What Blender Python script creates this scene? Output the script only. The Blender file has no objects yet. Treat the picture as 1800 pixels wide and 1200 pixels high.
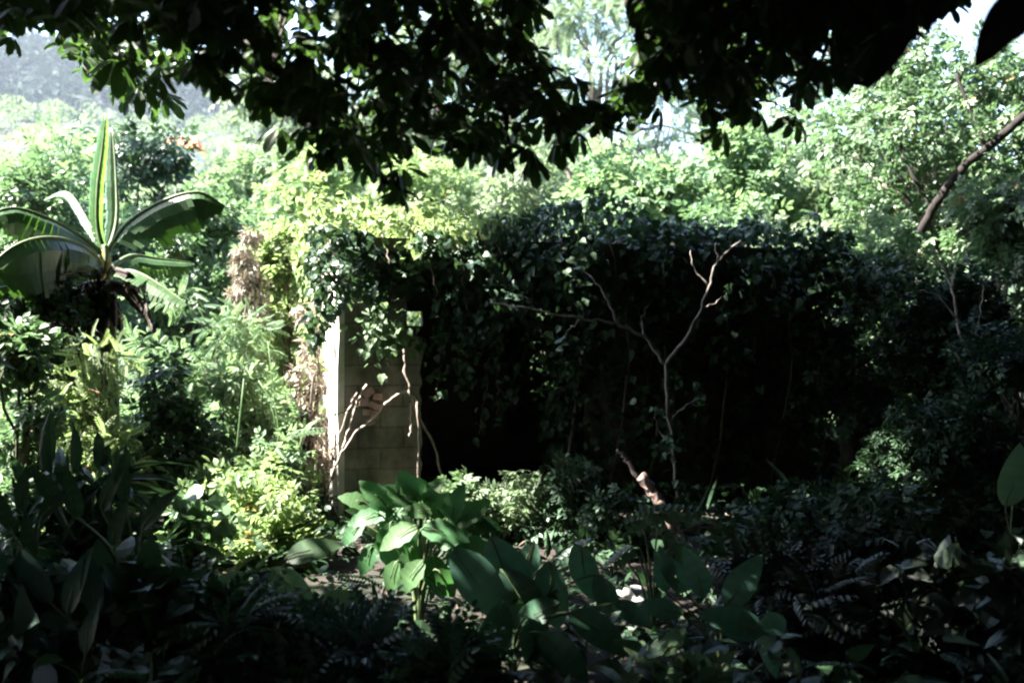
import bpy, math, random
import numpy as np
from mathutils import Vector
C = bpy.context.scene
COL = C.collection
R = math.radians

# ------------------------------------------------------------------ camera, sky, sun, exposure
EYE = 1.65
FPX = 1750.0                      # focal length in photo pixels (1800 wide)
cam_d = bpy.data.cameras.new('camera')
cam_d.lens = 35.0
cam_d.sensor_width = 36.0
cam_d.clip_start = 0.05
cam_d.clip_end = 9000
cam_d.dof.use_dof = True
cam_d.dof.focus_distance = 7.5
cam_d.dof.aperture_fstop = 1.8
cam = bpy.data.objects.new('camera', cam_d)
cam.location = (0, 0, EYE)
cam.rotation_euler = (R(90), 0, 0)
COL.objects.link(cam)
C.camera = cam

SUN = Vector((-0.63, -0.04, 0.77)).normalized()     # towards the sun: high on the left
W = bpy.data.worlds.new("World")
C.world = W
W.use_nodes = True
nt = W.node_tree
nt.nodes.clear()
sky = nt.nodes.new('ShaderNodeTexSky')
sky.sky_type = 'NISHITA'
sky.sun_disc = False
sky.sun_elevation = math.asin(SUN.z)
sky.sun_rotation = math.atan2(SUN.x, SUN.y) % (2 * math.pi)
sky.dust_density = 1.0
sky.air_density = 1.0
sky.ozone_density = 1.0
bg = nt.nodes.new('ShaderNodeBackground')
bg.inputs['Strength'].default_value = 0.07
wo = nt.nodes.new('ShaderNodeOutputWorld')
nt.links.new(sky.outputs[0], bg.inputs[0])
nt.links.new(bg.outputs[0], wo.inputs[0])

sl = bpy.data.lights.new('sun', 'SUN')
sl.energy = 5.0
sl.angle = R(0.5)
sl.color = (1.0, 0.95, 0.86)
so = bpy.data.objects.new('sun', sl)
so.rotation_euler = SUN.to_track_quat('Z', 'Y').to_euler()
so.location = (-20, 10, 30)
COL.objects.link(so)

C.view_settings.view_transform = 'Standard'
C.view_settings.look = 'None'
C.view_settings.gamma = 1.0
C.view_settings.exposure = 3.95
C.cycles.filter_width = 2.2
C.cycles.max_bounces = 8
C.cycles.diffuse_bounces = 3
C.cycles.glossy_bounces = 2
C.cycles.transmission_bounces = 4
C.cycles.volume_bounces = 0
C.cycles.use_denoising = True

# ------------------------------------------------------------------ helpers
def at(px, py, Y):
    return np.array([(px - 900) / FPX * Y, Y, EYE - (py - 600) / FPX * Y])

def proj(P):
    P = np.asarray(P, float)
    y = np.maximum(P[..., 1], 1e-3)
    return 900 + P[..., 0] / y * FPX, 600 - (P[..., 2] - EYE) / y * FPX

def nrm(a):
    a = np.asarray(a, float)
    return a / np.maximum(np.linalg.norm(a, axis=-1, keepdims=True), 1e-9)

def smooth(t):
    t = np.clip(t, 0, 1)
    return t * t * (3 - 2 * t)

def sinoise(x, y, s=1.0, k=0.0):
    return (np.sin(x * s * 1.3 + k) * np.cos(y * s * 1.1 - k * 2) + 0.6 * np.sin(x * s * 2.9 + y * s * 2.3 + k * 3)
            + 0.35 * np.cos(x * s * 5.3 - y * s * 4.7 + k)) / 1.95

class MB:
    """collects geometry that becomes ONE mesh object"""
    def __init__(s):
        s.V, s.T, s.A, s.n, s.sm = [], [], [], 0, []
    def add(s, V, T, var=0.5, sm=False):
        V = np.asarray(V, np.float32).reshape(-1, 3)
        T = np.asarray(T, np.int32).reshape(-1, 3)
        s.V.append(V)
        s.T.append(T + s.n)
        s.A.append(np.broadcast_to(np.asarray(var, np.float32), (len(V),)))
        s.sm.append(np.full(len(T), sm, bool))
        s.n += len(V)
    def build(s, name, mat, parent=None, loc=(0, 0, 0)):
        V = np.concatenate(s.V) - np.asarray(loc, np.float32)
        T = np.concatenate(s.T)
        A = np.concatenate(s.A)
        used = np.zeros(len(V), bool)
        used[T.ravel()] = True
        if not used.all():
            T = (np.cumsum(used) - 1)[T]
            V, A = V[used], A[used]
        me = bpy.data.meshes.new(name)
        me.vertices.add(len(V))
        me.vertices.foreach_set('co', V.ravel().astype(np.float32))
        me.loops.add(len(T) * 3)
        me.loops.foreach_set('vertex_index', T.ravel().astype(np.int32))
        me.polygons.add(len(T))
        me.polygons.foreach_set('loop_start', np.arange(0, len(T) * 3, 3, dtype=np.int32))
        at_ = me.attributes.new('var', 'FLOAT', 'POINT')
        at_.data.foreach_set('value', A.astype(np.float32))
        me.polygons.foreach_set('use_smooth', np.concatenate(s.sm))
        me.update(calc_edges=True)
        me.validate()
        me.materials.append(mat)
        o = bpy.data.objects.new(name, me)
        COL.objects.link(o)
        if parent is not None:
            o.parent = parent
        else:
            o.location = loc
        return o

def tube(mb, pts, radii, sides=6, var=0.5):
    pts = np.asarray(pts, float)
    n = len(pts)
    radii = np.broadcast_to(np.asarray(radii, float), (n,)) if np.ndim(radii) else np.full(n, radii)
    d = nrm(np.gradient(pts, axis=0))
    ref = np.array([0.31, 0.17, 0.93]) if abs(d[0][2]) < 0.9 else np.array([0.9, 0.3, 0.1])
    x = nrm(np.cross(d, ref))
    y = np.cross(d, x)
    a = np.linspace(0, 2 * np.pi, sides, endpoint=False)
    V = pts[:, None] + radii[:, None, None] * (np.cos(a)[None, :, None] * x[:, None] + np.sin(a)[None, :, None] * y[:, None])
    T = []
    for i in range(n - 1):
        for k in range(sides):
            p, q = i * sides + k, i * sides + (k + 1) % sides
            T += [(p, q, q + sides), (p, q + sides, p + sides)]
    V = V.reshape(-1, 3)
    V = np.vstack([V, pts[0], pts[-1]])
    c0, c1 = n * sides, n * sides + 1
    for k in range(sides):
        T += [(c0, (k + 1) % sides, k), (c1, (n - 1) * sides + k, (n - 1) * sides + (k + 1) % sides)]
    mb.add(V, T, var, True)

def curve(pts, n=10, wob=0.0, rng=None):
    """smooth polyline through control points (Catmull-Rom) with a little wander"""
    P = np.asarray(pts, float)
    P = np.vstack([2 * P[0] - P[1], P, 2 * P[-1] - P[-2]])
    out = []
    for i in range(1, len(P) - 2):
        for t in np.linspace(0, 1, n, endpoint=False):
            a, b, c, d = P[i - 1], P[i], P[i + 1], P[i + 2]
            out.append(0.5 * ((2 * b) + (c - a) * t + (2 * a - 5 * b + 4 * c - d) * t * t + (3 * b - a - 3 * c + d) * t ** 3))
    out.append(P[-2])
    out = np.array(out)
    if wob and rng is not None:
        w = rng.normal(0, wob, out.shape)
        w[0] = 0
        w[-1] = 0
        out += w
    return out

def box(mb, lo, hi, f=lambda p: p, var=0.5):
    x0, y0, z0 = lo
    x1, y1, z1 = hi
    v = np.array([(x0, y0, z0), (x1, y0, z0), (x1, y1, z0), (x0, y1, z0), (x0, y0, z1), (x1, y0, z1), (x1, y1, z1), (x0, y1, z1)])
    q = [(0, 3, 2, 1), (4, 5, 6, 7), (0, 1, 5, 4), (1, 2, 6, 5), (2, 3, 7, 6), (3, 0, 4, 7)]
    T = [t for a, b, c, d in q for t in ((a, b, c), (a, c, d))]
    mb.add(np.array([f(p) for p in v]), T, var)

# ---- leaf templates: along +Y, width along X, face +Z
def ovate(ts, ws, fold=0.18, droop=0.25, stalk=0.0):
    V = [(0, stalk * 0, 0)]
    T = []
    for t, w in zip(ts, ws):
        z = -droop * t * t
        V += [(-w, t, z + fold * w), (0, t, z), (w, t, z + fold * w)]
    V.append((0, 1, -droop))
    n = len(ts)
    T += [(0, 2, 1), (0, 3, 2)]
    for i in range(n - 1):
        a, b = 1 + 3 * i, 1 + 3 * (i + 1)
        T += [(a, a + 1, b + 1), (a, b + 1, b), (a + 1, a + 2, b + 2), (a + 1, b + 2, b + 1)]
    a = 1 + 3 * (n - 1)
    e = len(V) - 1
    T += [(a, a + 1, e), (a + 1, a + 2, e)]
    return np.array(V, float), np.array(T)

DIAM = ovate([0.45], [0.30], 0.3, 0.2)
SMALL = ovate([0.25, 0.65], [0.24, 0.22], 0.25, 0.25)
BROAD = ovate([0.12, 0.4, 0.75], [0.26, 0.36, 0.22], 0.2, 0.3)
HEART = ovate([-0.06, 0.25, 0.65], [0.3, 0.44, 0.24], 0.2, 0.3)
LONG = ovate([0.15, 0.45, 0.8], [0.10, 0.15, 0.09], 0.3, 0.35)
BLADE = ovate([0.15, 0.4, 0.7], [0.07, 0.09, 0.06], 0.4, 0.45)
LEAFLET = ovate([0.2, 0.55, 0.85], [0.10, 0.20, 0.17], 0.15, 0.18)

def place(tpl, d, n, p, s):
    d = nrm(d)
    x = nrm(np.cross(d, n))
    z = np.cross(x, d)
    V = tpl[0] * s
    return p + V[:, :1] * x + V[:, 1:2] * d + V[:, 2:3] * z

def compound(base, items):
    """items: (direction, normal, position, size)"""
    Vs, Ts, n = [], [], 0
    for d, nn, p, s in items:
        V = place(base, np.array(d, float), np.array(nn, float), np.array(p, float), s)
        Vs.append(V)
        Ts.append(base[1] + n)
        n += len(V)
    return np.vstack(Vs), np.vstack(Ts)

def umbrella(k, droop, span=2 * np.pi, off=0.0):
    it = []
    for i in range(k):
        a = off + span * i / k
        it.append(((np.cos(a), np.sin(a), -droop), (0, 0, 1), (0.12 * np.cos(a), 0.12 * np.sin(a) , -0.03), 0.86 + 0.14 * math.sin(i * 2.3)))
    return compound(LEAFLET, it)

def pinnate(n, L=1.0, lf=0.34, base=LONG, droop=0.35):
    it = []
    for i in range(n):
        t = (i + 1) / (n + 0.5)
        for s in (-1, 1):
            it.append(((s * 0.9, 0.45, -0.25), (0, 0, 1), (0, t * L, -droop * t * t), lf * (1.0 - 0.55 * abs(t - 0.4))))
    it.append(((0, 1, -0.6), (0, 0, 1), (0, L, -droop), lf * 0.7))
    return compound(base, it)

UMB = [umbrella(7, 0.35), umbrella(8, 0.8), umbrella(6, 0.15, off=0.4), umbrella(7, 1.3, off=0.2)]
PIN = pinnate(7, 1.0, 0.30, SMALL)
PINF = pinnate(9, 1.0, 0.22, DIAM, 0.3)
TWIG5 = compound(SMALL, [((-.8, .5, 0), (0, 0, 1), (0, .1, 0), .5), ((.8, .5, -.1), (0, 0, 1), (0, .25, 0), .5), ((-.7, .7, -.1), (0, 0, 1), (0, .45, -.03), .5),
                         ((.7, .7, 0), (0, 0, 1), (0, .6, -.05), .45), ((0, 1, -.2), (0, 0, 1), (0, .65, -.06), .45)])
TWIG5D = compound(DIAM, [((-.8, .5, 0), (0, 0, 1), (0, .1, 0), .5), ((.8, .5, -.1), (0, 0, 1), (0, .25, 0), .5), ((-.7, .7, -.1), (0, 0, 1), (0, .45, -.03), .5),
                         ((.7, .7, 0), (0, 0, 1), (0, .6, -.05), .45), ((0, 1, -.2), (0, 0, 1), (0, .65, -.06), .45)])

def scatter(mb, tpl, P, D, N, S, var):
    P, D, N = np.asarray(P, float), nrm(D), np.asarray(N, float)
    m = len(P)
    if m == 0:
        return
    X = nrm(np.cross(D, N))
    Z = np.cross(X, D)
    V, T = tpl
    S = np.broadcast_to(np.asarray(S, float), (m,))
    out = (P[:, None] + S[:, None, None] * (V[None, :, :1] * X[:, None] + V[None, :, 1:2] * D[:, None] + V[None, :, 2:3] * Z[:, None]))
    TT = T[None] + (np.arange(m) * len(V))[:, None, None]
    mb.add(out.reshape(-1, 3), TT.reshape(-1, 3), np.repeat(np.broadcast_to(var, (m,)), len(V)))

def clump_leaves(rng, mb, cen, rad, n, tpl, size, flat=0.8, up=0.6, hang=0.25, shell=0.45, keep=None):
    u = nrm(rng.normal(0, 1, (n, 3)))
    r = rad * rng.random(n) ** shell
    P = np.asarray(cen) + u * r[:, None] * np.array([1, 1, flat])
    D = u + rng.normal(0, 0.55, (n, 3)) + np.array([0, 0, -hang])
    N = u * 0.5 + rng.normal(0, 0.45, (n, 3)) + np.array([0, 0, up])
    S = size * rng.uniform(0.6, 1.25, n)
    var = np.clip(rng.normal(0.5, 0.2, n) + rng.normal(0, 0.1), 0, 1)
    if keep is not None:
        k = keep(P)
        P, D, N, S, var = P[k], D[k], N[k], S[k], var[k]
    scatter(mb, tpl, P, D, N, S, var)

def thing(name, label, cat, loc=(0, 0, 0), group=None, kind=None):
    o = bpy.data.objects.new(name, None)
    COL.objects.link(o)
    o.empty_display_size = 0.2
    o.location = loc
    return tag(o, label, cat, group, kind)

def tag(o, label=None, cat=None, group=None, kind=None):
    if label: o['label'] = label
    if cat: o['category'] = cat
    if group: o['group'] = group
    if kind: o['kind'] = kind
    return o

# ------------------------------------------------------------------ materials
def new_mat(name):
    m = bpy.data.materials.new(name)
    m.use_nodes = True
    t = m.node_tree
    t.nodes.clear()
    return m, t, t.nodes.new('ShaderNodeOutputMaterial')

def leaf_mat(name, dark, light, trans, tfrac=0.35, rough=0.42, spec=0.5, odd=None):
    m, t, out = new_mat(name)
    N, L = t.nodes, t.links
    a = N.new('ShaderNodeAttribute')
    a.attribute_name = 'var'
    oi = N.new('ShaderNodeObjectInfo')
    rp = N.new('ShaderNodeValToRGB')
    rp.color_ramp.elements[0].color = (*dark, 1)
    rp.color_ramp.elements[0].position = 0.1
    rp.color_ramp.elements[1].color = (*light, 1)
    rp.color_ramp.elements[1].position = 0.85
    if odd:
        e = rp.color_ramp.elements.new(0.955)
        e.color = (*light, 1)
        e = rp.color_ramp.elements.new(0.985)
        e.color = (*odd, 1)
    L.new(a.outputs['Fac'], rp.inputs[0])
    tc = N.new('ShaderNodeTexCoord')
    nz = N.new('ShaderNodeTexNoise')
    nz.inputs['Scale'].default_value = 9.0
    nz.inputs['Detail'].default_value = 3.0
    L.new(tc.outputs['Object'], nz.inputs['Vector'])
    hs = N.new('ShaderNodeHueSaturation')
    mp = N.new('ShaderNodeMapRange')
    mp.inputs['To Min'].default_value = 0.475
    mp.inputs['To Max'].default_value = 0.525
    L.new(oi.outputs['Random'], mp.inputs['Value'])
    L.new(mp.outputs[0], hs.inputs['Hue'])
    mv = N.new('ShaderNodeMapRange')
    mv.inputs['From Min'].default_value = 0.3
    mv.inputs['From Max'].default_value = 0.7
    mv.inputs['To Min'].default_value = 0.75
    mv.inputs['To Max'].default_value = 1.25
    L.new(nz.outputs['Fac'], mv.inputs['Value'])
    L.new(mv.outputs[0], hs.inputs['Value'])
    L.new(rp.outputs[0], hs.inputs['Color'])
    p = N.new('ShaderNodeBsdfPrincipled')
    L.new(hs.outputs[0], p.inputs['Base Color'])
    p.inputs['Roughness'].default_value = rough
    p.inputs['Specular IOR Level'].default_value = spec
    tr = N.new('ShaderNodeBsdfTranslucent')
    tr.inputs['Color'].default_value = (*trans, 1)
    mx = N.new('ShaderNodeMixShader')
    mx.inputs[0].default_value = tfrac
    L.new(p.outputs[0], mx.inputs[1])
    L.new(tr.outputs[0], mx.inputs[2])
    L.new(mx.outputs[0], out.inputs['Surface'])
    return m

def rough_mat(name, c0, c1, scale=6.0, rough=0.9, bump=0.3, c2=None, stretch=(1, 1, 1), blocks=False):
    m, t, out = new_mat(name)
    N, L = t.nodes, t.links
    tc = N.new('ShaderNodeTexCoord')
    mpg = N.new('ShaderNodeMapping')
    mpg.inputs['Scale'].default_value = stretch
    L.new(tc.outputs['Object'], mpg.inputs[0])
    nz = N.new('ShaderNodeTexNoise')
    nz.inputs['Scale'].default_value = scale
    nz.inputs['Detail'].default_value = 7
    nz.inputs['Roughness'].default_value = 0.65
    L.new(mpg.outputs[0], nz.inputs['Vector'])
    rp = N.new('ShaderNodeValToRGB')
    rp.color_ramp.elements[0].color = (*c0, 1)
    rp.color_ramp.elements[0].position = 0.35
    rp.color_ramp.elements[1].color = (*c1, 1)
    rp.color_ramp.elements[1].position = 0.65
    L.new(nz.outputs['Fac'], rp.inputs[0])
    col = rp.outputs[0]
    if c2:
        n2 = N.new('ShaderNodeTexNoise')
        n2.inputs['Scale'].default_value = scale * 0.3
        n2.inputs['Detail'].default_value = 4
        L.new(mpg.outputs[0], n2.inputs['Vector'])
        r2 = N.new('ShaderNodeMapRange')
        r2.inputs['From Min'].default_value = 0.5
        r2.inputs['From Max'].default_value = 0.62
        L.new(n2.outputs['Fac'], r2.inputs['Value'])
        mx = N.new('ShaderNodeMixRGB')
        mx.inputs[2].default_value = (*c2, 1)
        L.new(r2.outputs[0], mx.inputs[0])
        L.new(col, mx.inputs[1])
        col = mx.outputs[0]
    hgt = nz.outputs['Fac']
    if blocks:                                        # block courses showing faintly through the thin plaster
        mr = N.new('ShaderNodeMapping')
        mr.inputs['Rotation'].default_value = (R(90), 0, 0)
        L.new(tc.outputs['Object'], mr.inputs[0])
        bt = N.new('ShaderNodeTexBrick')
        bt.inputs['Scale'].default_value = 1.0
        bt.inputs['Brick Width'].default_value = 0.42
        bt.inputs['Row Height'].default_value = 0.2
        bt.inputs['Mortar Size'].default_value = 0.012
        bt.inputs['Mortar Smooth'].default_value = 0.6
        bt.inputs['Color1'].default_value = (1, 1, 1, 1)
        bt.inputs['Color2'].default_value = (0.72, 0.7, 0.68, 1)
        bt.inputs['Mortar'].default_value = (0.42, 0.4, 0.36, 1)
        wv = N.new('ShaderNodeVectorMath')
        wv.inputs[1].default_value = (0.05, 0.05, 0.05)
        wv.operation = 'MULTIPLY_ADD'
        L.new(nz.outputs['Color'], wv.inputs[0])
        L.new(mr.outputs[0], wv.inputs[2])
        L.new(wv.outputs[0], bt.inputs['Vector'])
        mb_ = N.new('ShaderNodeMixRGB')
        mb_.blend_type = 'MULTIPLY'
        mb_.inputs[0].default_value = 0.75
        L.new(col, mb_.inputs[1])
        L.new(bt.outputs['Color'], mb_.inputs[2])
        col = mb_.outputs[0]
    p = N.new('ShaderNodeBsdfPrincipled')
    L.new(col, p.inputs['Base Color'])
    p.inputs['Roughness'].default_value = rough
    p.inputs['Specular IOR Level'].default_value = 0.3
    b = N.new('ShaderNodeBump')
    b.inputs['Strength'].default_value = bump
    b.inputs['Distance'].default_value = 0.03
    L.new(nz.outputs['Fac'], b.inputs['Height'])
    L.new(b.outputs[0], p.inputs['Normal'])
    L.new(p.outputs[0], out.inputs['Surface'])
    return m

M = {}
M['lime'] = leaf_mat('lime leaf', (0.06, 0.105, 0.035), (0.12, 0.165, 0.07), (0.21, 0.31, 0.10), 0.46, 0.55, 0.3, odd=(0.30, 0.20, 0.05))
M['fresh'] = leaf_mat('fresh leaf', (0.05, 0.10, 0.045), (0.105, 0.16, 0.08), (0.17, 0.27, 0.11), 0.43, 0.55, 0.3)
M['mid'] = leaf_mat('mid green leaf', (0.035, 0.075, 0.032), (0.085, 0.13, 0.065), (0.10, 0.18, 0.07), 0.35, 0.48, 0.4, odd=(0.2, 0.13, 0.05))
M['grey'] = leaf_mat('grey green leaf', (0.055, 0.088, 0.05), (0.115, 0.145, 0.085), (0.16, 0.23, 0.11), 0.42, 0.55, 0.3)
M['deep'] = leaf_mat('shade deepened green leaf', (0.010, 0.024, 0.012), (0.026, 0.052, 0.026), (0.025, 0.06, 0.02), 0.18, 0.5, 0.16)  # shade put into the leaf colour, lowered for plants in deep shadow
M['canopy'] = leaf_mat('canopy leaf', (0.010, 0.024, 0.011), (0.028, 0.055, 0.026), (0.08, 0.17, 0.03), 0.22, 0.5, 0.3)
M['banana'] = leaf_mat('banana leaf', (0.02, 0.05, 0.018), (0.045, 0.085, 0.032), (0.07, 0.17, 0.022), 0.13, 0.4, 0.4)
M['young'] = leaf_mat('young banana leaf', (0.045, 0.10, 0.025), (0.07, 0.13, 0.035), (0.12, 0.30, 0.03), 0.45, 0.35, 0.5)
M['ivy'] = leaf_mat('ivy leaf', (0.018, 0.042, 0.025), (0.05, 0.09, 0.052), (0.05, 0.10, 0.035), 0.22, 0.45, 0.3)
M['blue'] = leaf_mat('blue green leaf', (0.012, 0.034, 0.024), (0.026, 0.062, 0.046), (0.02, 0.06, 0.03), 0.15, 0.45, 0.35)
M['dry'] = leaf_mat('dry leaf', (0.15, 0.125, 0.10), (0.32, 0.28, 0.235), (0.19, 0.15, 0.10), 0.25, 0.6, 0.3)
M['yellow'] = leaf_mat('yellow leaf', (0.35, 0.22, 0.03), (0.5, 0.34, 0.05), (0.5, 0.3, 0.03), 0.35, 0.5, 0.4)
M['dead'] = leaf_mat('dead banana leaf', (0.012, 0.009, 0.007), (0.035, 0.025, 0.018), (0.02, 0.012, 0.008), 0.1, 0.7, 0.2)
M['far'] = leaf_mat('far forest leaf', (0.008, 0.019, 0.014), (0.022, 0.038, 0.028), (0.015, 0.03, 0.015), 0.12, 0.8, 0.08)
M['bark'] = rough_mat('bark', (0.05, 0.04, 0.03), (0.13, 0.105, 0.085), 14, 0.9, 0.5, stretch=(1, 1, 0.3))
M['darkbark'] = rough_mat('dark bark', (0.012, 0.010, 0.008), (0.035, 0.028, 0.022), 14, 0.9, 0.5, stretch=(1, 1, 0.3))
M['paletwig'] = rough_mat('pale twig', (0.13, 0.105, 0.09), (0.34, 0.29, 0.25), 18, 0.85, 0.3, stretch=(1, 1, 0.3))
M['twig'] = rough_mat('grey twig', (0.07, 0.06, 0.052), (0.18, 0.155, 0.14), 18, 0.85, 0.3, stretch=(1, 1, 0.3))
M['teal'] = leaf_mat('blue green broad leaf', (0.025, 0.075, 0.048), (0.055, 0.125, 0.085), (0.04, 0.12, 0.05), 0.25, 0.42, 0.5)
M['shadebark'] = rough_mat('shade blackened bark', (0.006, 0.005, 0.004), (0.018, 0.014, 0.013), 14, 0.95, 0.5, stretch=(1, 1, 0.3))  # shade of the leaves over the limb painted in as near-black bark
M['dark'] = leaf_mat('shade blackened leaf', (0.008, 0.016, 0.008), (0.014, 0.026, 0.013), (0.01, 0.02, 0.01), 0.03, 0.5, 0.3)  # silhouette and shade put into the leaf colour, nearly black
M['emerald'] = leaf_mat('emerald leaf', (0.028, 0.085, 0.028), (0.055, 0.122, 0.048), (0.07, 0.20, 0.05), 0.38, 0.55, 0.2)
M['litter'] = leaf_mat('shade darkened dead leaf', (0.025, 0.018, 0.012), (0.10, 0.075, 0.055), (0.05, 0.03, 0.015), 0.1, 0.6, 0.3)  # darker than the dry leaf: shade of the floor put into the colour
M['pinkwood'] = rough_mat('peeled wood', (0.13, 0.085, 0.075), (0.32, 0.23, 0.20), 16, 0.85, 0.3, stretch=(1, 1, 0.3))
M['greenstem'] = rough_mat('green stem', (0.04, 0.065, 0.025), (0.09, 0.12, 0.05), 12, 0.6, 0.1)
M['soil'] = rough_mat('soil', (0.008, 0.006, 0.005), (0.022, 0.017, 0.012), 5, 0.95, 0.6, c2=(0.012, 0.016, 0.008))  # colour lowered so shaded ground falls to black, shade included in the tone
M['hill'] = rough_mat('hill ground', (0.009, 0.016, 0.013), (0.018, 0.026, 0.02), 0.08, 0.95, 0.2)
M['stone'] = rough_mat('pale stone', (0.42, 0.38, 0.34), (0.7, 0.66, 0.62), 9, 0.85, 0.4)
M['rooftile'] = rough_mat('orange roof', (0.5, 0.09, 0.03), (0.72, 0.16, 0.06), 3, 0.8, 0.2)
M['cream'] = rough_mat('cream wall', (0.5, 0.45, 0.36), (0.62, 0.57, 0.48), 2, 0.9, 0.1)
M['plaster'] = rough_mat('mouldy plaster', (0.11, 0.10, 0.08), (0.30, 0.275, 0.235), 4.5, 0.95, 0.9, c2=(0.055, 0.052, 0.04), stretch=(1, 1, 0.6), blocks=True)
M['paleplaster'] = rough_mat('pale side plaster', (0.40, 0.36, 0.32), (0.66, 0.62, 0.57), 4, 0.92, 0.35, c2=(0.42, 0.32, 0.27))  # paler than the plaster of the front wall
M['brick'] = rough_mat('broken red brick', (0.26, 0.16, 0.14), (0.46, 0.32, 0.29), 12, 0.95, 0.6)
M['concrete'] = rough_mat('damp concrete', (0.06, 0.055, 0.045), (0.14, 0.13, 0.11), 4, 0.95, 0.4)

# ------------------------------------------------------------------ the ground and the hills
def height(x, y):
    x, y = np.asarray(x, float), np.asarray(y, float)
    near = 0.06 * sinoise(x, y, 0.9, 1.0)
    az = x / np.maximum(y, 60.0)
    # the valley side behind the ruin climbs to a first ridge
    t = smooth((y - 26) / 150.0)
    ridge = t * (22 + 6 * sinoise(x, y, 0.03, 2.0))
    ridge = ridge * (1 - 0.5 * smooth((y - 190) / 160.0))
    # far mountain, high on the left, falling away to the right
    m = smooth((y - 420) / 1000.0)
    mount = m * (430 - 560 * smooth((az + 0.66) / 1.15) + 60 * sinoise(x, y, 0.006, 4.0) + 22 * sinoise(x, y, 0.019, 2.0))
    mount = np.maximum(mount, 0) * (1 - 0.75 * smooth((y - 1700) / 1500))
    # a nearer wooded ridge between the valley and the mountain
    mid = smooth((y - 190) / 170.0) * (82 + 9 * sinoise(x, y, 0.013, 6.0)) * (1 - 0.9 * smooth((y - 380) / 250.0)) * (1 - smooth((az + 0.1) / 0.5))
    ridge = np.maximum(ridge, mid)
    # gentle rise on the right behind the ruin
    rr = smooth((x - 3) / 14) * smooth((y - 12) / 18) * 1.8
    return near + ridge + mount + rr

rad = np.concatenate([[0.0], np.geomspace(1.2, 6500, 96)])
nang = 144
ang = np.linspace(0, 2 * np.pi, nang, endpoint=False)
gx = rad[:, None] * np.cos(ang)
gy = rad[:, None] * np.sin(ang)
gz = height(gx, gy)
V = np.stack([gx, gy, gz], -1).reshape(-1, 3)
T = []
for i in range(len(rad) - 1):
    for k in range(nang):
        a, b = i * nang + k, i * nang + (k + 1) % nang
        if i > 0:
            T.append((a, a + nang, b + nang)); T.append((a, b + nang, b))
        else:
            T.append((a, a + nang, b + nang))
g = MB()
near_T = [t for t in T if max(rad[v // nang] for v in t) <= 40]
far_T = [t for t in T if max(rad[v // nang] for v in t) > 40]
g.add(V, near_T, 0.5, True)
tag(g.build('ground', M['soil']), kind='structure')
g = MB()
g.add(V, far_T, 0.5, True)
tag(g.build('hills', M['hill']), kind='structure')

# forest on the hills: one mass nobody could count
def far_forest(name, label, n, ymin, ymax, azmin, azmax, rmin, rmax, faces, size, seed, mat):
    rng = np.random.default_rng(seed)
    mb = MB()
    y = np.exp(rng.uniform(np.log(ymin), np.log(ymax), n))
    x = rng.uniform(azmin, azmax, n) * y
    z = height(x, y)
    r = rng.uniform(rmin, rmax, n)
    for i in range(n):
        c = np.array([x[i], y[i], z[i] + r[i] * 0.55])
        k = faces
        u = nrm(rng.normal(0, 1, (k, 3)) + np.array([0, -0.25, 0.35]))
        lump = 1 + 0.25 * np.sin(u[:, 0] * 5 + i) * np.cos(u[:, 2] * 6 + 2 * i)
        P = c + u * (r[i] * lump * rng.uniform(0.8, 1.05, k))[:, None] * np.array([1, 1, 0.85])
        scatter(mb, DIAM, P, u + rng.normal(0, 0.7, (k, 3)), u + rng.normal(0, 0.5, (k, 3)) + np.array([0, 0, .4]),
                size * r[i] * rng.uniform(0.6, 1.2, k), np.clip(rng.normal(0.5, 0.2) + rng.normal(0, 0.12, k), 0, 1))
    o = mb.build(name, mat)
    return tag(o, label, 'forest', kind='stuff')

far_forest('mountain_forest', 'hazy blue grey forest covering the far mountain', 9000, 600, 1750, -0.62, 0.62, 5, 12, 46, 0.72, 11, M['far'])
far_forest('valley_forest', 'pale green forest on the slope below the mountain', 2900, 70, 430, -0.62, 0.62, 1.9, 4.6, 120, 0.28, 12, M['grey'])

# ------------------------------------------------------------------ tree and shrub builders
def limb(mb, a, b, r0, r1, rng, sag=0.12, n=5, sides=5):
    a, b = np.asarray(a, float), np.asarray(b, float)
    L = np.linalg.norm(b - a)
    mid = (a + b) / 2 + np.array([0, 0, sag * L]) + rng.normal(0, 0.08 * L, 3)
    pts = curve([a, mid, b], n, 0.012 * L, rng)
    tube(mb, pts, np.linspace(r0, r1, len(pts)), sides)
    return pts

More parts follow.
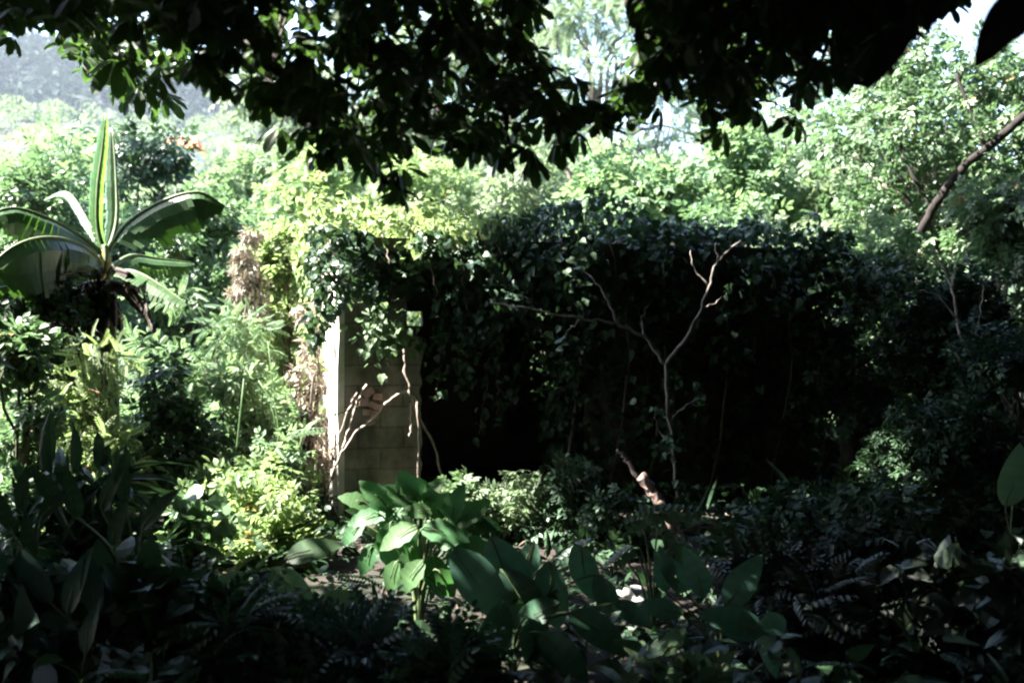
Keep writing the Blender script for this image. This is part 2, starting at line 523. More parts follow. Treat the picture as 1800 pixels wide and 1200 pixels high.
def plant(name, label, cat, loc, H, R_, leaf, bark, tpl, size, nleaf, nclump, seed, trunk=0.4, tr=0.08, cr=0.35, flat=0.7, up=0.6,
          hang=0.25, group=None, lean=(0, 0), shape='dome', limbs=True, crown_name='crown', stem_name='trunk', keep=None, low=0.1):
    """a woody plant: trunk with limbs and a crown of separate leaf clumps with gaps between them"""
    rng = np.random.default_rng(seed)
    loc = np.array([loc[0], loc[1], float(height(loc[0], loc[1])) if len(loc) < 3 else loc[2]])
    root = thing(name, label, cat, loc, group)
    wood, fol = MB(), MB()
    fork = np.array([lean[0] * trunk, lean[1] * trunk, H * trunk])
    tp = curve([(0, 0, -0.15), fork * 0.5 + rng.normal(0, 0.02 * H, 3) * [1, 1, 0], fork, fork + np.array([lean[0], lean[1], H]) * 0.22], 5, 0.006 * H, rng)
    tube(wood, tp, np.linspace(tr, tr * 0.55, len(tp)), 8)
    for i in range(nclump):
        a = rng.uniform(0, 2 * np.pi)
        if shape == 'dome':
            t = rng.random() ** 0.75
            zz = H * (low + (0.97 - low) * t)
            rr = R_ * math.sqrt(max(0.02, 1 - ((t - 0.4) / 0.68) ** 2)) * rng.uniform(0.45, 1.0)
        elif shape == 'tiers':
            k = i % 4
            zz = H * (0.52 + 0.13 * k) + rng.normal(0, 0.02 * H)
            rr = R_ * (1.0 - 0.17 * k) * rng.uniform(0.2, 1.0)
        elif shape == 'loose':                       # sprawling weed, no dome
            rr = R_ * math.sqrt(rng.random()) * (0.75 + 0.35 * math.sin(3 * a + seed))
            zz = H * (low + (0.97 - low) * rng.random() * (0.6 + 0.4 * math.sin(2 * a + 1.7 * seed)))
        else:                                        # column
            t = rng.random()
            zz = H * (low + (0.97 - low) * t)
            rr = R_ * (1 - 0.45 * t) * rng.uniform(0.3, 1.0)
        c = np.array([math.cos(a) * rr + lean[0] * zz / H, math.sin(a) * rr + lean[1] * zz / H, zz])
        cs = cr * rng.uniform(0.65, 1.35)
        clump_leaves(rng, fol, c, cs, max(4, int(nleaf / nclump * (cs / cr) ** 2)), tpl, size, flat if shape != 'tiers' else 0.3, up, hang,
                     keep=(lambda P: keep(P + loc)) if keep else None)
        if limbs and i % 2 == 0:
            s = tp[int(rng.integers(len(tp) // 2, len(tp)))] if rng.random() < 0.7 else tp[len(tp) // 3]
            limb(wood, s, c * 0.97, tr * 0.32, tr * 0.06, rng)
    wood.build(stem_name, bark, root)
    fol.build(crown_name, leaf, root)
    return root

def copy_plant(src, loc, rz, sc, label, group=None):
    c = src.copy()
    COL.objects.link(c)
    c.location = loc
    c.rotation_euler = (0, 0, rz)
    c.scale = sc if hasattr(sc, '__len__') else (sc, sc, sc)
    c['label'] = label
    if group: c['group'] = group
    for ch in src.children:
        d = ch.copy()
        COL.objects.link(d)
        d.parent = c
    return c

def gloc(px, Y):
    x = (px - 900) / FPX * Y
    return (x, Y, float(height(x, Y)))


# ------------------------------------------------------------------ the ruined house
YAW = R(15)
UX, WX = np.array([math.cos(YAW), math.sin(YAW), 0]), np.array([-math.sin(YAW), math.cos(YAW), 0])
C0 = np.array([-1.66, 9.5, 0.0])
def house(p):                                   # house coordinates: x along the front, y into the house, z up
    return C0 + p[0] * UX + p[1] * WX + np.array([0, 0, p[2]])
def to_wall(px, py, off=0.0):                   # where the sight line through a photo pixel meets the plane y = off of the house
    d = np.array([(px - 900) / FPX, 1.0, -(py - 600) / FPX])
    o = np.array([0, 0, EYE])
    t = np.dot(C0 + off * WX - o, WX) / np.dot(d, WX)
    return o + d * t
def to_house(P):
    q = np.asarray(P) - C0
    return np.array([np.dot(q, UX), np.dot(q, WX), q[2]])

ruin = thing('ruined_house', 'small grey plastered ruin with a black doorway, swallowed by creepers', 'ruin', tuple(C0))
def wall_panel(mb, x0, x1, z0, z1, y, th, step=0.12, amp=0.012, seed=0, jag=0.0):
    """a plastered wall with an uneven face on both sides and worn edges"""
    nx, nz = max(2, int((x1 - x0) / step)), max(2, int((z1 - z0) / step))
    xs, zs = np.linspace(x0, x1, nx + 1), np.linspace(z0, z1, nz + 1)
    X, Z = np.meshgrid(xs, zs, indexing='ij')
    n = amp * sinoise(X + seed, Z, 3.0, seed)
    P0 = np.stack([X, y + n, Z], -1).reshape(-1, 3)
    P1 = np.stack([X, y + th + n * 0.5, Z], -1).reshape(-1, 3)
    if jag:                                       # crumbled free edge on the right
        e = jag * (np.abs(sinoise(zs * 3.1, zs * 0, 3.0, seed)) + 0.5 * np.abs(sinoise(zs, zs, 17.0, seed)))
        for A_ in (P0, P1):
            A_.reshape(nx + 1, nz + 1, 3)[-1, :, 0] -= e
            A_.reshape(nx + 1, nz + 1, 3)[-2, :, 0] -= e * 0.5
    id_ = np.arange((nx + 1) * (nz + 1)).reshape(nx + 1, nz + 1)
    m = len(P0)
    T = []
    for i in range(nx):
        for k in range(nz):
            a, b, c, d = id_[i, k], id_[i + 1, k], id_[i + 1, k + 1], id_[i, k + 1]
            T += [(a, b, c), (a, c, d), (m + a, m + c, m + b), (m + a, m + d, m + c)]
    def rim(e):
        for a, b in zip(e[:-1], e[1:]):
            T.extend([(a, m + a, m + b), (a, m + b, b)])
    rim(id_[:, 0][::-1]); rim(id_[:, -1]); rim(id_[0, :]); rim(id_[-1, :][::-1])
    P = np.vstack([P0, P1])
    mb.add(np.array([house(p) for p in P]), T)

HL, HD, HT = 5.1, 3.6, 2.5
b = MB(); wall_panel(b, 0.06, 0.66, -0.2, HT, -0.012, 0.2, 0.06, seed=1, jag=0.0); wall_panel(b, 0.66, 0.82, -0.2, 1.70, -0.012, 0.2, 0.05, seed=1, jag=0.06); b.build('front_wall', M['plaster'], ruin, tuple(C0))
b = MB()
sw = MB()
nz_ = 22
for i in range(1):
    # side wall: the same panel turned to run into the house
    xs, zs = np.linspace(0.0, HD, 31), np.linspace(-0.2, HT, nz_ + 1)
    Xg, Zg = np.meshgrid(xs, zs, indexing='ij')
    n_ = 0.012 * sinoise(Xg, Zg, 3.0, 5.0)
    P0 = np.stack([n_, Xg, Zg], -1).reshape(-1, 3)
    P1 = np.stack([n_ * 0 + 0.06, Xg, Zg], -1).reshape(-1, 3)
    id_ = np.arange(31 * (nz_ + 1)).reshape(31, nz_ + 1)
    m_ = len(P0)
    T = []
    for a_ in range(30):
        for k in range(nz_):
            a, bb, c, d = id_[a_, k], id_[a_ + 1, k], id_[a_ + 1, k + 1], id_[a_, k + 1]
            T += [(a, c, bb), (a, d, c), (m_ + a, m_ + bb, m_ + c), (m_ + a, m_ + c, m_ + d)]
    for k in range(nz_):
        a, d = id_[0, k], id_[0, k + 1]
        T += [(a, m_ + a, m_ + d), (a, m_ + d, d)]
    sw.add(np.array([house(p) for p in np.vstack([P0, P1])]), T)
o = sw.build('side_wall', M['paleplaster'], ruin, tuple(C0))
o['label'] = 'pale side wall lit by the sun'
b = MB(); wall_panel(b, 2.55, HL, -0.2, HT, 0.0, 0.2, seed=3); b.build('front_wall', M['concrete'], ruin, tuple(C0))
b = MB(); wall_panel(b, 0.66, 2.55, 2.22, HT, 0.0, 0.2, seed=4); b.build('lintel', M['concrete'], ruin, tuple(C0))
# rear wall with a vent hole and a doorway that show the light behind
hv = to_house(to_wall(724, 561, HD))
h0, h1, hz0, hz1 = hv[0] - 0.10, hv[0] + 0.11, hv[2] - 0.09, hv[2] + 0.10
d0 = to_house(to_wall(925, 600, HD))[0]
d1 = to_house(to_wall(1015, 600, HD))[0]
b = MB()
for (x0, x1, z0, z1) in ((0.19, h0, -0.2, HT), (h0, h1, -0.2, hz0), (h0, h1, hz1, HT), (h1, d0, -0.2, HT), (d0, d1, 2.1, HT), (d0, d1, -0.2, 0.75), (d1, HL, -0.2, HT)):
    wall_panel(b, x0, x1, z0, z1, HD - 0.2, 0.18, seed=9)
b.build('rear_wall', M['concrete'], ruin, tuple(C0))
b = MB(); box(b, (HL - 0.2, 0.21, -0.2), (HL, HD - 0.21, HT), house); b.build('end_wall', M['concrete'], ruin, tuple(C0))
b = MB(); box(b, (-0.06, -0.12, HT + 0.003), (HL + 0.06, HD + 0.1, HT + 0.14), house); b.build('roof_slab', M['concrete'], ruin, tuple(C0))
# bricks showing where the plaster has fallen
rng = np.random.default_rng(77)
b = MB()
for (px, py) in ((648, 690), (664, 697), (640, 707), (655, 712), (668, 716), (646, 724), (660, 729), (652, 741)):
    c = to_house(to_wall(px, py, -0.03))
    w, h_ = rng.uniform(0.035, 0.06), rng.uniform(0.025, 0.04)
    tilt = rng.normal(0, 0.25)
    def fb(p, c=c, t=tilt):
        x, z = p[0], p[2]
        return house((c[0] + x * math.cos(t) - z * math.sin(t), c[1] + p[1], c[2] + x * math.sin(t) + z * math.cos(t)))
    box(b, (-w, -rng.uniform(0.0, 0.03), -h_), (w, 0.05, h_), fb)
o = b.build('brick_patch', M['brick'], ruin, tuple(C0))
o['label'] = 'broken reddish bricks bared where the plaster fell'

# ---- creepers on the ruin
def creeper(name, label, pts, nrms, size, leaf, seed, stems=None, tpl=None, loc=None, group='creepers on the ruin', hang=0.8, jit=0.5):
    rng = np.random.default_rng(seed)
    pts, nrms = np.asarray(pts, float), np.asarray(nrms, float)
    m = len(pts)
    loc = tuple(pts.mean(0)) if loc is None else loc
    root = thing(name, label, 'creeper', loc, group)
    fo = MB()
    D = rng.normal(0, 0.6, (m, 3)) + np.array([0, 0, -hang]) + nrms * 0.35
    N = nrms + rng.normal(0, jit, (m, 3)) + np.array([0, 0, 0.35])
    scatter(fo, tpl or HEART, pts, D, N, size * rng.uniform(0.55, 1.3, m), np.clip(rng.normal(0.5, 0.22, m), 0, 1))
    fo.build('leaves', leaf, root, loc)
    if stems:
        st = MB()
        for p, r in stems:
            tube(st, curve(p, 5, 0.012, rng), r, 5)
        st.build('stems', M['bark'], root, loc)
    return root

def roof_mat(rng, x0, x1, y0, y1, n, amp, front=0.5):
    x, y = rng.uniform(x0, x1, n), rng.uniform(y0, y1, n)
    hgt = HT + 0.16 + amp * (0.55 + 0.7 * sinoise(x, y, 1.5, 3.0)) * rng.random(n) ** 0.45
    for _ in range(9):
        mx_, my_, mr_, mh_ = rng.uniform(x0, x1), rng.uniform(y0, 1.6), rng.uniform(0.18, 0.5), rng.uniform(-0.2, 0.42)
        hgt = hgt + mh_ * np.exp(-((x - mx_) ** 2 + (y - my_) ** 2) / mr_ ** 2) * rng.random(n) ** 0.4
    hgt = np.maximum(hgt - 0.3 * np.exp(-(x + 0.35) / 0.35) * rng.random(n), HT + 0.05)
    edge = np.clip((-0.05 - y) / 0.4, 0, 1)
    z = hgt - edge * rng.uniform(0, 1, n) * (front * (0.6 + 0.5 * sinoise(x, y * 0, 2.7, 1.0)))
    k = rng.random(n) < 0.55 + 0.75 * sinoise(x, y, 2.6, 7.0)
    P = np.array([house((a, b_, c)) for a, b_, c in zip(x[k], y[k], z[k])])
    Nn = -WX * (0.2 + edge[k][:, None]) + np.array([0, 0, 1.0]) * (1 - 0.7 * edge[k][:, None]) + rng.normal(0, .3, (k.sum(), 3))
    return P, Nn
rng = np.random.default_rng(21)
P, Nn = roof_mat(rng, -0.35, 1.9, -0.35, 3.4, 5200, 0.62, 0.55)
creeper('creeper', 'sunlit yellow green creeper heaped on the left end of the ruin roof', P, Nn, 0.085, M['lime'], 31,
        stems=[([house((x, 3.2, 2.68)), house((x + 0.3, 1.6, 2.75)), house((x + .1, 0.1, 2.72))], 0.012) for x in (0.0, 0.6, 1.3)])
P, Nn = roof_mat(rng, 1.7, 5.2, -0.4, 3.4, 8600, 0.42, 0.7)
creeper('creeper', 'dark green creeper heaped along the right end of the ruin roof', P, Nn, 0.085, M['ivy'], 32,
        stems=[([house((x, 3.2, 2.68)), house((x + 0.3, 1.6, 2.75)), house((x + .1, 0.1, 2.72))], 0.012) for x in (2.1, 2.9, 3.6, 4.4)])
# fringe hanging over the left corner
def fringe(rng, x0, x1, zlow, n, ymin=-0.42, ymax=-0.04, top=2.72):
    x = rng.uniform(x0, x1, n)
    if n > 5000:
        x = x + 0.12 * np.sin(x * 7)
    low = np.array([zlow(v) for v in x])
    tp_ = top - 0.06 + 0.18 * sinoise(x * 1.3, x * 0, 2.1, 3.0) + 0.1 * np.sin(x * 9)
    z = low + (tp_ - low) * rng.random(n) ** 0.8
    y = ymin + (ymax - ymin) * rng.random(n)
    y = y * (0.5 + 0.5 * (z - 0.3) / 2.4) * (1 + 0.55 * sinoise(x, z, 2.1, 9.0))
    k = rng.random(n) < 0.55 + 0.55 * sinoise(x * 1.7, z * 1.7, 2.3, 5.0)
    P = np.array([house((a, b_, c)) for a, b_, c in zip(x[k], y[k], z[k])])
    X, Y_ = proj(P)
    g_ = (np.abs(X - 724) > 38) | (np.abs(Y_ - 553) > 40)
    P = P[g_]
    k = np.ones(len(P), bool)
    return P, np.tile(-WX + np.array([0, 0, 0.3]), (k.sum(), 1)) + rng.normal(0, .25, (k.sum(), 3))
P, Nn = fringe(rng, -0.3, 1.0, lambda v: 1.80 + 0.25 * math.sin(v * 6 + 0.5) - 0.2 * max(0, v - 0.5), 2300)
creeper('creeper', 'dark creeper fringe hanging over the top of the grey plaster front', P, Nn, 0.085, M['ivy'], 33,
        stems=[([house((x, -0.1, 2.7)), house((x + .05, -0.3, 2.4)), house((x + .1, -0.25, 2.05))], 0.008) for x in (0.1, 0.4, 0.8)])
rr = np.random.default_rng(5)
c = to_wall(678, 585, -0.42)
P = c + rr.normal(0, 1, (230, 3)) * np.array([0.12, 0.09, 0.14]) + np.array([0, 0, 0.0])
creeper('creeper', 'pale leafy creeper tuft dangling in front of the grey plaster', P, np.tile(-WX + np.array([-.5, 0, .8]), (230, 1)), 0.075, M['fresh'], 34,
        stems=[([c + [0.05, .1, .5], c + [0.0, 0.02, .2], c], 0.007)])
P, Nn = fringe(rng, 0.9, 2.3, lambda v: 1.85 + 0.3 * math.sin(v * 3.1 + 1) + (-0.9 if v > 2.1 else 0), 1900)
creeper('creeper', 'dark creeper drooping across the top of the black doorway of the ruin', P, Nn, 0.085, M['ivy'], 35,
        stems=[([house((x, -0.1, 2.7)), house((x + .05, -0.3, 2.4)), house((x + .1, -0.25, 1.95))], 0.008) for x in (1.1, 1.5, 1.9)])
Ps, st_ = [], []
for xs_ in (0.93, 1.08, 1.3, 1.42, 1.63, 1.8, 1.95, 2.1, 2.3):
    zb = rng.uniform(0.75, 1.75)
    cv = curve([house((xs_, -0.15, 2.6)), house((xs_ + rng.normal(0, .08), -0.22, 2.0)), house((xs_ + rng.normal(0, .12), -0.18, zb))], 10)
    st_.append((cv, 0.006))
    Ps.append(np.repeat(cv, 4, 0) + rng.normal(0, 0.05, (len(cv) * 4, 3)))
Ps = np.vstack(Ps)
_X, _Y = proj(Ps)
Ps = Ps[(np.abs(_X - 724) > 25) | (np.abs(_Y - 556) > 30)]
creeper('creeper', 'thin creeper strands dangling down across the black doorway', Ps, np.tile(-WX + np.array([0, 0, .3]), (len(Ps), 1)), 0.075, M['ivy'], 39, stems=st_)
P, Nn = fringe(rng, 1.9, 5.3, lambda v: 0.05 + 0.2 * math.sin(v * 4), 8200, -0.75, -0.03)
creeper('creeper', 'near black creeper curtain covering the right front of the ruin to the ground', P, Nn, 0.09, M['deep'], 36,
        stems=[([house((x, -0.1, 2.7)), house((x + .1, -0.4, 1.5)), house((x - .1, -0.3, 0.0))], 0.014) for x in (2.2, 2.7, 3.1, 3.8, 4.5, 5.0)])
# loose vines across the rear doorway, light showing through
n = 1300
x = rng.uniform(d0 - 0.4, d1 + 0.4, n); z = rng.uniform(0.4, 2.35, n); y = HD + rng.uniform(-0.75, 0.5, n)
P = np.array([house(p) for p in zip(x, y, z)])
creeper('creeper', 'creeper leaves across the rear opening seen through the dark doorway', P, np.tile(WX, (n, 1)), 0.13, M['deep'], 37,
        stems=[([house((d0 + .1, HD + .2, 2.4)), house((d0 + .3, HD + .3, 1.4)), house((d0 + .2, HD + .2, 0.2))], 0.01)])
# creepers up the sunlit side wall, with dry growth
n = 1500
y = rng.uniform(0.75, 4.2, n); z = rng.uniform(0.0, 2.6, n)
k = rng.random(n) < 0.5 + 0.6 * sinoise(y, z, 2.6, 2.0)
P = np.array([house((-0.05 - 0.3 * rng.random() * (0.3 + yy / 4), yy, zz)) for yy, zz in zip(y[k], z[k])])
creeper('creeper', 'bright creeper climbing the sunlit side wall of the ruin', P, np.tile(-UX + np.array([0, 0, .3]), (len(P), 1)), 0.085, M['lime'], 38,
        stems=[([house((-.06, y_, 0)), house((-.1, y_ + .2, 1.2)), house((-.06, y_ + .1, 2.6))], 0.012) for y_ in (0.9, 1.7, 2.6)])

# aerial roots gripping the plaster
def roots(label, lines, off, seed):
    rng = np.random.default_rng(seed)
    P0 = to_wall(*lines[0][0][0], off)
    root = thing('aerial_root', label, 'root', tuple(P0), 'roots gripping the ruin front')
    for pts, r in lines:
        q = np.array([to_wall(px, py, off - 0.02 * i) for i, (px, py) in enumerate(pts)])
        c = curve(q, 6, 0.006, rng)
        b = MB()
        tube(b, c, np.linspace(r, r * 0.6, len(c)) * 0.74 * (1 + 0.2 * np.sin(np.arange(len(c)) * 1.7) + rng.normal(0, .06, len(c))), 7)
        b.build('root_strand', M['paletwig'], root, tuple(P0))
    return root
roots('pale forked root running down the right edge of the grey plaster front',
      [([(708, 560), (712, 630), (721, 688), (733, 705), (736, 770), (736, 900)], 0.027), ([(721, 690), (738, 735), (760, 775), (780, 850)], 0.024),
       ([(721, 705), (723, 740), (721, 768)], 0.021)], -0.1, 1)
roots('pale slanting roots crossing the left corner of the grey plaster front',
      [([(716, 688), (690, 700), (655, 738), (622, 765), (592, 815), (570, 880)], 0.022), ([(645, 676), (626, 712), (612, 760), (598, 800)], 0.022),
       ([(628, 690), (606, 735), (590, 790)], 0.013)], -0.1, 2)

# bare sapling in front of the ruin, forked like a Y
def bare(name, label, cat, lines, Y, mat, seed, group=None, part='branch', first='stem'):
    rng = np.random.default_rng(seed)
    P0 = at(*lines[0][0][0], Y)
    root = thing(name, label, cat, tuple(P0), group)
    for j, (pts, r0, r1) in enumerate(lines):
        q = np.array([at(p[0], p[1], Y + (p[2] if len(p) > 2 else 0)) for p in pts])
        c = curve(q, 6, 0.008, rng)
        b = MB()
        tube(b, c, np.linspace(r0, r1, len(c)), 7)
        b.build(first if j == 0 else part, mat, root, tuple(P0))
    return root
bare('bare_sapling', 'nearly bare pale sapling forked like a Y before the dark ruin', 'sapling',
     [([(1196, 950), (1188, 840), (1178, 750), (1170, 640)], 0.017, 0.015),
      ([(1170, 640), (1214, 582, -.1), (1246, 505, -.15), (1262, 458, -.2), (1302, 424, -.25)], 0.017, 0.009),
      ([(1262, 458, -.2), (1258, 428, -.2)], 0.011, 0.007),
      ([(1170, 640), (1132, 592), (1082, 570, -.1), (1020, 560, -.2), (940, 545, -.2), (862, 532, -.1)], 0.015, 0.006),
      ([(1086, 566, -.1), (1060, 512, -.1), (1022, 468, 0)], 0.012, 0.005), ([(1246, 505, -.15), (1222, 470, -.1), (1214, 440, 0)], 0.007, 0.003), ([(1232, 545, -.1), (1262, 530, .1), (1290, 500, .2)], 0.007, 0.003), ([(1132, 592), (1128, 560, .1), (1140, 535, .1)], 0.006, 0.003), ([(1020, 560, -.2), (1000, 580, -.1), (985, 600, 0)], 0.006, 0.003), ([(940, 545, -.2), (925, 525, -.2), (900, 515, -.1)], 0.005, 0.003), ([(1178, 740), (1200, 715, .1), (1230, 700, .2)], 0.008, 0.004), ([(1182, 790), (1160, 760, .1), (1150, 730, .1)], 0.008, 0.004)], 8.3, M['twig'], 8)
_sap = [o for o in COL.objects if o.name == 'bare_sapling'][0]
_r = np.random.default_rng(12)
_pp = np.concatenate([at(px, py, 8.2)[None] + _r.normal(0, 0.07, (k_, 3)) for px, py, k_ in ((1178, 780, 26), (1190, 860, 30), (1150, 735, 10), (1225, 700, 10), (1010, 470, 9), (1290, 500, 8), (905, 518, 7), (985, 605, 7), (1185, 930, 20))])
_m = MB()
scatter(_m, HEART, _pp, _r.normal(0, .6, (len(_pp), 3)) + [0, 0, -.5], _r.normal(0, .5, (len(_pp), 3)) + [0, -.5, .6], _r.uniform(0.04, 0.085, len(_pp)), _r.random(len(_pp)) * .9)
_m.build('leaves', M['ivy'], _sap, tuple(_sap.location))
bare('bare_sapling', 'pale arching dead twigs standing against the dappled shrub on the right', 'sapling',
     [([(1690, 640), (1682, 560), (1668, 490), (1640, 440)], 0.014, 0.009), ([(1672, 505), (1680, 465, -.1), (1662, 440, -.1)], 0.009, 0.005), ([(1682, 560), (1650, 520, -.1), (1618, 510, -.1)], 0.009, 0.004),
      ([(1690, 640), (1722, 560, -.1), (1728, 500, -.2)], 0.01, 0.005)], 9.2, M['paletwig'], 18)
bare('dead_branch', 'fallen pinkish branch with a pale cut end leaning before the ruin', 'branch',
     [([(1240, 1010), (1200, 955), (1172, 905), (1150, 870), (1126, 836)], 0.028, 0.042), ([(1126, 846, .1), (1104, 812, .2), (1085, 790, .2)], 0.02, 0.012)], 7.2, M['pinkwood'], 9, first='bough')

# pale stone
def stone(label, c, s, seed):
    bm_ = MB()
    rng = np.random.default_rng(seed)
    nlat, nlon = 9, 14
    V, T = [], []
    for i in range(nlat + 1):
        th = math.pi * i / nlat
        for k in range(nlon):
            ph = 2 * math.pi * k / nlon
            d = np.array([math.sin(th) * math.cos(ph), math.sin(th) * math.sin(ph), math.cos(th)])
            r = 1 + 0.22 * math.sin(3 * d[0] + seed) * math.cos(4 * d[1] + 1) + 0.12 * math.sin(7 * d[2] + 3 * d[0])
            V.append(np.array(c) + d * r * np.array(s))
    for i in range(nlat):
        for k in range(nlon):
            a, b_ = i * nlon + k, i * nlon + (k + 1) % nlon
            T += [(a, a + nlon, b_ + nlon), (a, b_ + nlon, b_)]
    bm_.add(V, T)
    o = bm_.build('stone', M['stone'], None, tuple(c))
    return tag(o, label, 'stone')
stone('pale lumpy stone on the dark ground under the broad leaves', at(1106, 1052, 6.0), (0.12, 0.1, 0.07), 3)

# ------------------------------------------------------------------ banana plant on the left
BX = gloc(188, 9.0)
ban = thing('banana_plant', 'banana plant with one upright furled leaf and torn drooping leaves on the left', 'banana plant', BX)
def banana_leaf(name, ctrl, width, mat, seed, fold=0.35, tatter=0.5, hang=0.0, nseg=26, side=None, parent=ban, origin=BX, ribmat=None, label=None):
    """midrib curve with a blade of strips on each side, torn here and there"""
    rng = np.random.default_rng(seed)
    c = curve(ctrl, max(4, nseg // (len(ctrl) - 1)))
    n = len(c)
    d = nrm(np.gradient(c, axis=0))
    up = np.array([0, 0, 1.0]) if side is None else np.array(side, float)
    b = MB()
    for s in (-1, 1):
        drop = 0.0
        for i in range(n - 1):
            if i < 2:
                continue
            t = (i + 0.5) / n
            w = width * (math.sin(math.pi * min(1, 0.06 + t * 0.97)) ** 0.45) * rng.uniform(0.92, 1.05)
            if rng.random() < 0.3 * tatter:
                drop = rng.uniform(-0.1, 0.9) * tatter
            x = nrm(np.cross(d[i], up)) * s
            nn = nrm(np.cross(np.cross(d[i], up), d[i]))
            strip = []
            gap = 0.06 if rng.random() < tatter * 0.5 else 0.0
            p0, p1 = c[i] + (c[i + 1] - c[i]) * gap, c[i + 1] - (c[i + 1] - c[i]) * gap
            for q, f in ((0.0, 0), (0.35, 0), (0.7, 0), (1.0, 0)):
                zdn = -fold * q - (drop + hang) * q * q
                off = x * q * w * math.sqrt(max(0.1, 1 - min(0.9, abs(zdn) ** 2 * 0.6))) + nn * zdn * w + d[i] * 0.25 * q * w
                tip = 0.9 if q == 1.0 else 1.0
                strip.append((p0 + off, p1 + off + (p0 - p1) * (1 - tip)))
            V = [v for pr in strip for v in pr]
            T = []
            for k in range(3):
                a = 2 * k
                T += [(a, a + 1, a + 3), (a, a + 3, a + 2)]
            b.add(V, T, float(np.clip(rng.normal(0.5, 0.12), 0, 1)))
    lf = b.build(name, mat, parent, tuple(origin))
    if label: lf['label'] = label
    rb = MB()
    tube(rb, c, np.linspace(0.028, 0.006, n), 6)
    rb.build('midrib', ribmat or M['greenstem'], lf, (0, 0, 0))
    for ch in lf.children:
        ch.data.transform(__import__('mathutils').Matrix.Translation(-Vector(origin)))
    return lf
b = MB()
st = curve([(BX[0], BX[1], -0.1), at(190, 700, 9.0), at(187, 560, 9.0), at(184, 440, 9.0)], 6)
tube(b, st, np.linspace(0.12, 0.055, len(st)), 10)
b.build('stem', M['greenstem'], ban, BX)
banana_leaf('leaf', [at(186, 450, 9.0), at(172, 400, 8.98), at(172, 330, 8.95), at(180, 262, 8.95), at(186, 205, 8.95)], 0.085, M['young'], 1, 0.9, 0.05, side=(0.5, -0.85, 0), label='upright furled young leaf, bright green')
banana_leaf('leaf', [at(188, 450, 9.1), at(205, 390, 9.2), at(204, 310, 9.3), at(198, 232, 9.4)], 0.09, M['banana'], 2, 1.2, 0.2, side=(0.8, -0.3, 0))
banana_leaf('leaf', [at(184, 450, 9.0), at(140, 415, 8.8), at(80, 382, 8.5), at(15, 366, 8.3), at(-60, 400, 8.0)], 0.17, M['banana'], 3, 0.5, 0.9, 0.4)
banana_leaf('leaf', [at(182, 465, 9.0), at(140, 430, 8.6), at(80, 418, 8.2), at(20, 436, 7.9), at(-40, 490, 7.7)], 0.23, M['banana'], 4, 0.9, 0.9, 0.6)
banana_leaf('leaf', [at(190, 440, 9.0), at(225, 392, 9.0), at(290, 352, 9.05), at(350, 338, 9.1), at(395, 362, 9.2)], 0.16, M['banana'], 5, 0.9, 1.0, 0.75)
banana_leaf('leaf', [at(190, 480, 9.0), at(235, 478, 8.8), at(280, 500, 8.7), at(330, 535, 8.6)], 0.17, M['banana'], 6, 0.3, 0.6, 0.1)
banana_leaf('leaf', [at(190, 475, 9.1), at(230, 450, 9.4), at(280, 455, 9.6), at(340, 462, 9.8)], 0.15, M['banana'], 7, 0.5, 0.8, 0.3)
banana_leaf('leaf', [at(186, 440, 9.0), at(160, 400, 9.3), at(130, 350, 9.6), at(110, 338, 9.9), at(80, 350, 10.2)], 0.06, M['banana'], 8, 0.5, 0.6, 0.3)
banana_leaf('leaf', [at(184, 432, 8.9), at(186, 452, 8.86), at(184, 476, 8.84), at(180, 492, 8.84)], 0.035, M['yellow'], 9, 0.4, 0.1, label='small yellow dying leaf')
_r = np.random.default_rng(55)
for i in range(15):
    px, py = 186 + _r.uniform(-14, 14), 470 + _r.uniform(-5, 55)
    dx, dy = _r.uniform(-165, 85), _r.uniform(55, 130)
    banana_leaf('dead_leaf', [at(px, py, 8.95), at(px + dx * .45, py + dy * .12, 8.8 + _r.uniform(-.2, .2)), at(px + dx * .85, py + dy * .5, 8.7 + _r.uniform(-.3, .3)), at(px + dx, py + dy, 8.7 + _r.uniform(-.3, .3))],
                _r.uniform(0.05, 0.1), M['dead'], 20 + i, 0.6, 1.0, 0.9, nseg=20, ribmat=M['dead'])

# ------------------------------------------------------------------ background trees and shrubs
def shrub(px, Y, top, rpx, label, leaf='mid', tpl=TWIG5D, size=0.3, n=1400, cl=26, seed=0, cr=None, cat='shrub', name='shrub', bark='bark', sink=0.0, group=None, shape='dome', low=0.1, up=0.6, hang=0.25, trunk=0.4, tr=None, crown='crown', stem='trunk', lean=(0, 0), flat=0.7):
    l = gloc(px, Y)
    l = (l[0], l[1], l[2] - sink)
    H = EYE - (top - 600) / FPX * Y - l[2]
    Rr = rpx / FPX * Y
    return plant(name, label, cat, l, H, Rr, M[leaf], M[bark], tpl, size, n, cl, seed, trunk=trunk, tr=tr or 0.022 * H + 0.01, cr=cr or Rr * 0.36, group=group, shape=shape, low=low, up=up, hang=hang, crown_name=crown, stem_name=stem, lean=lean, flat=flat)
G1 = 'shrubs behind the ruin and banana'
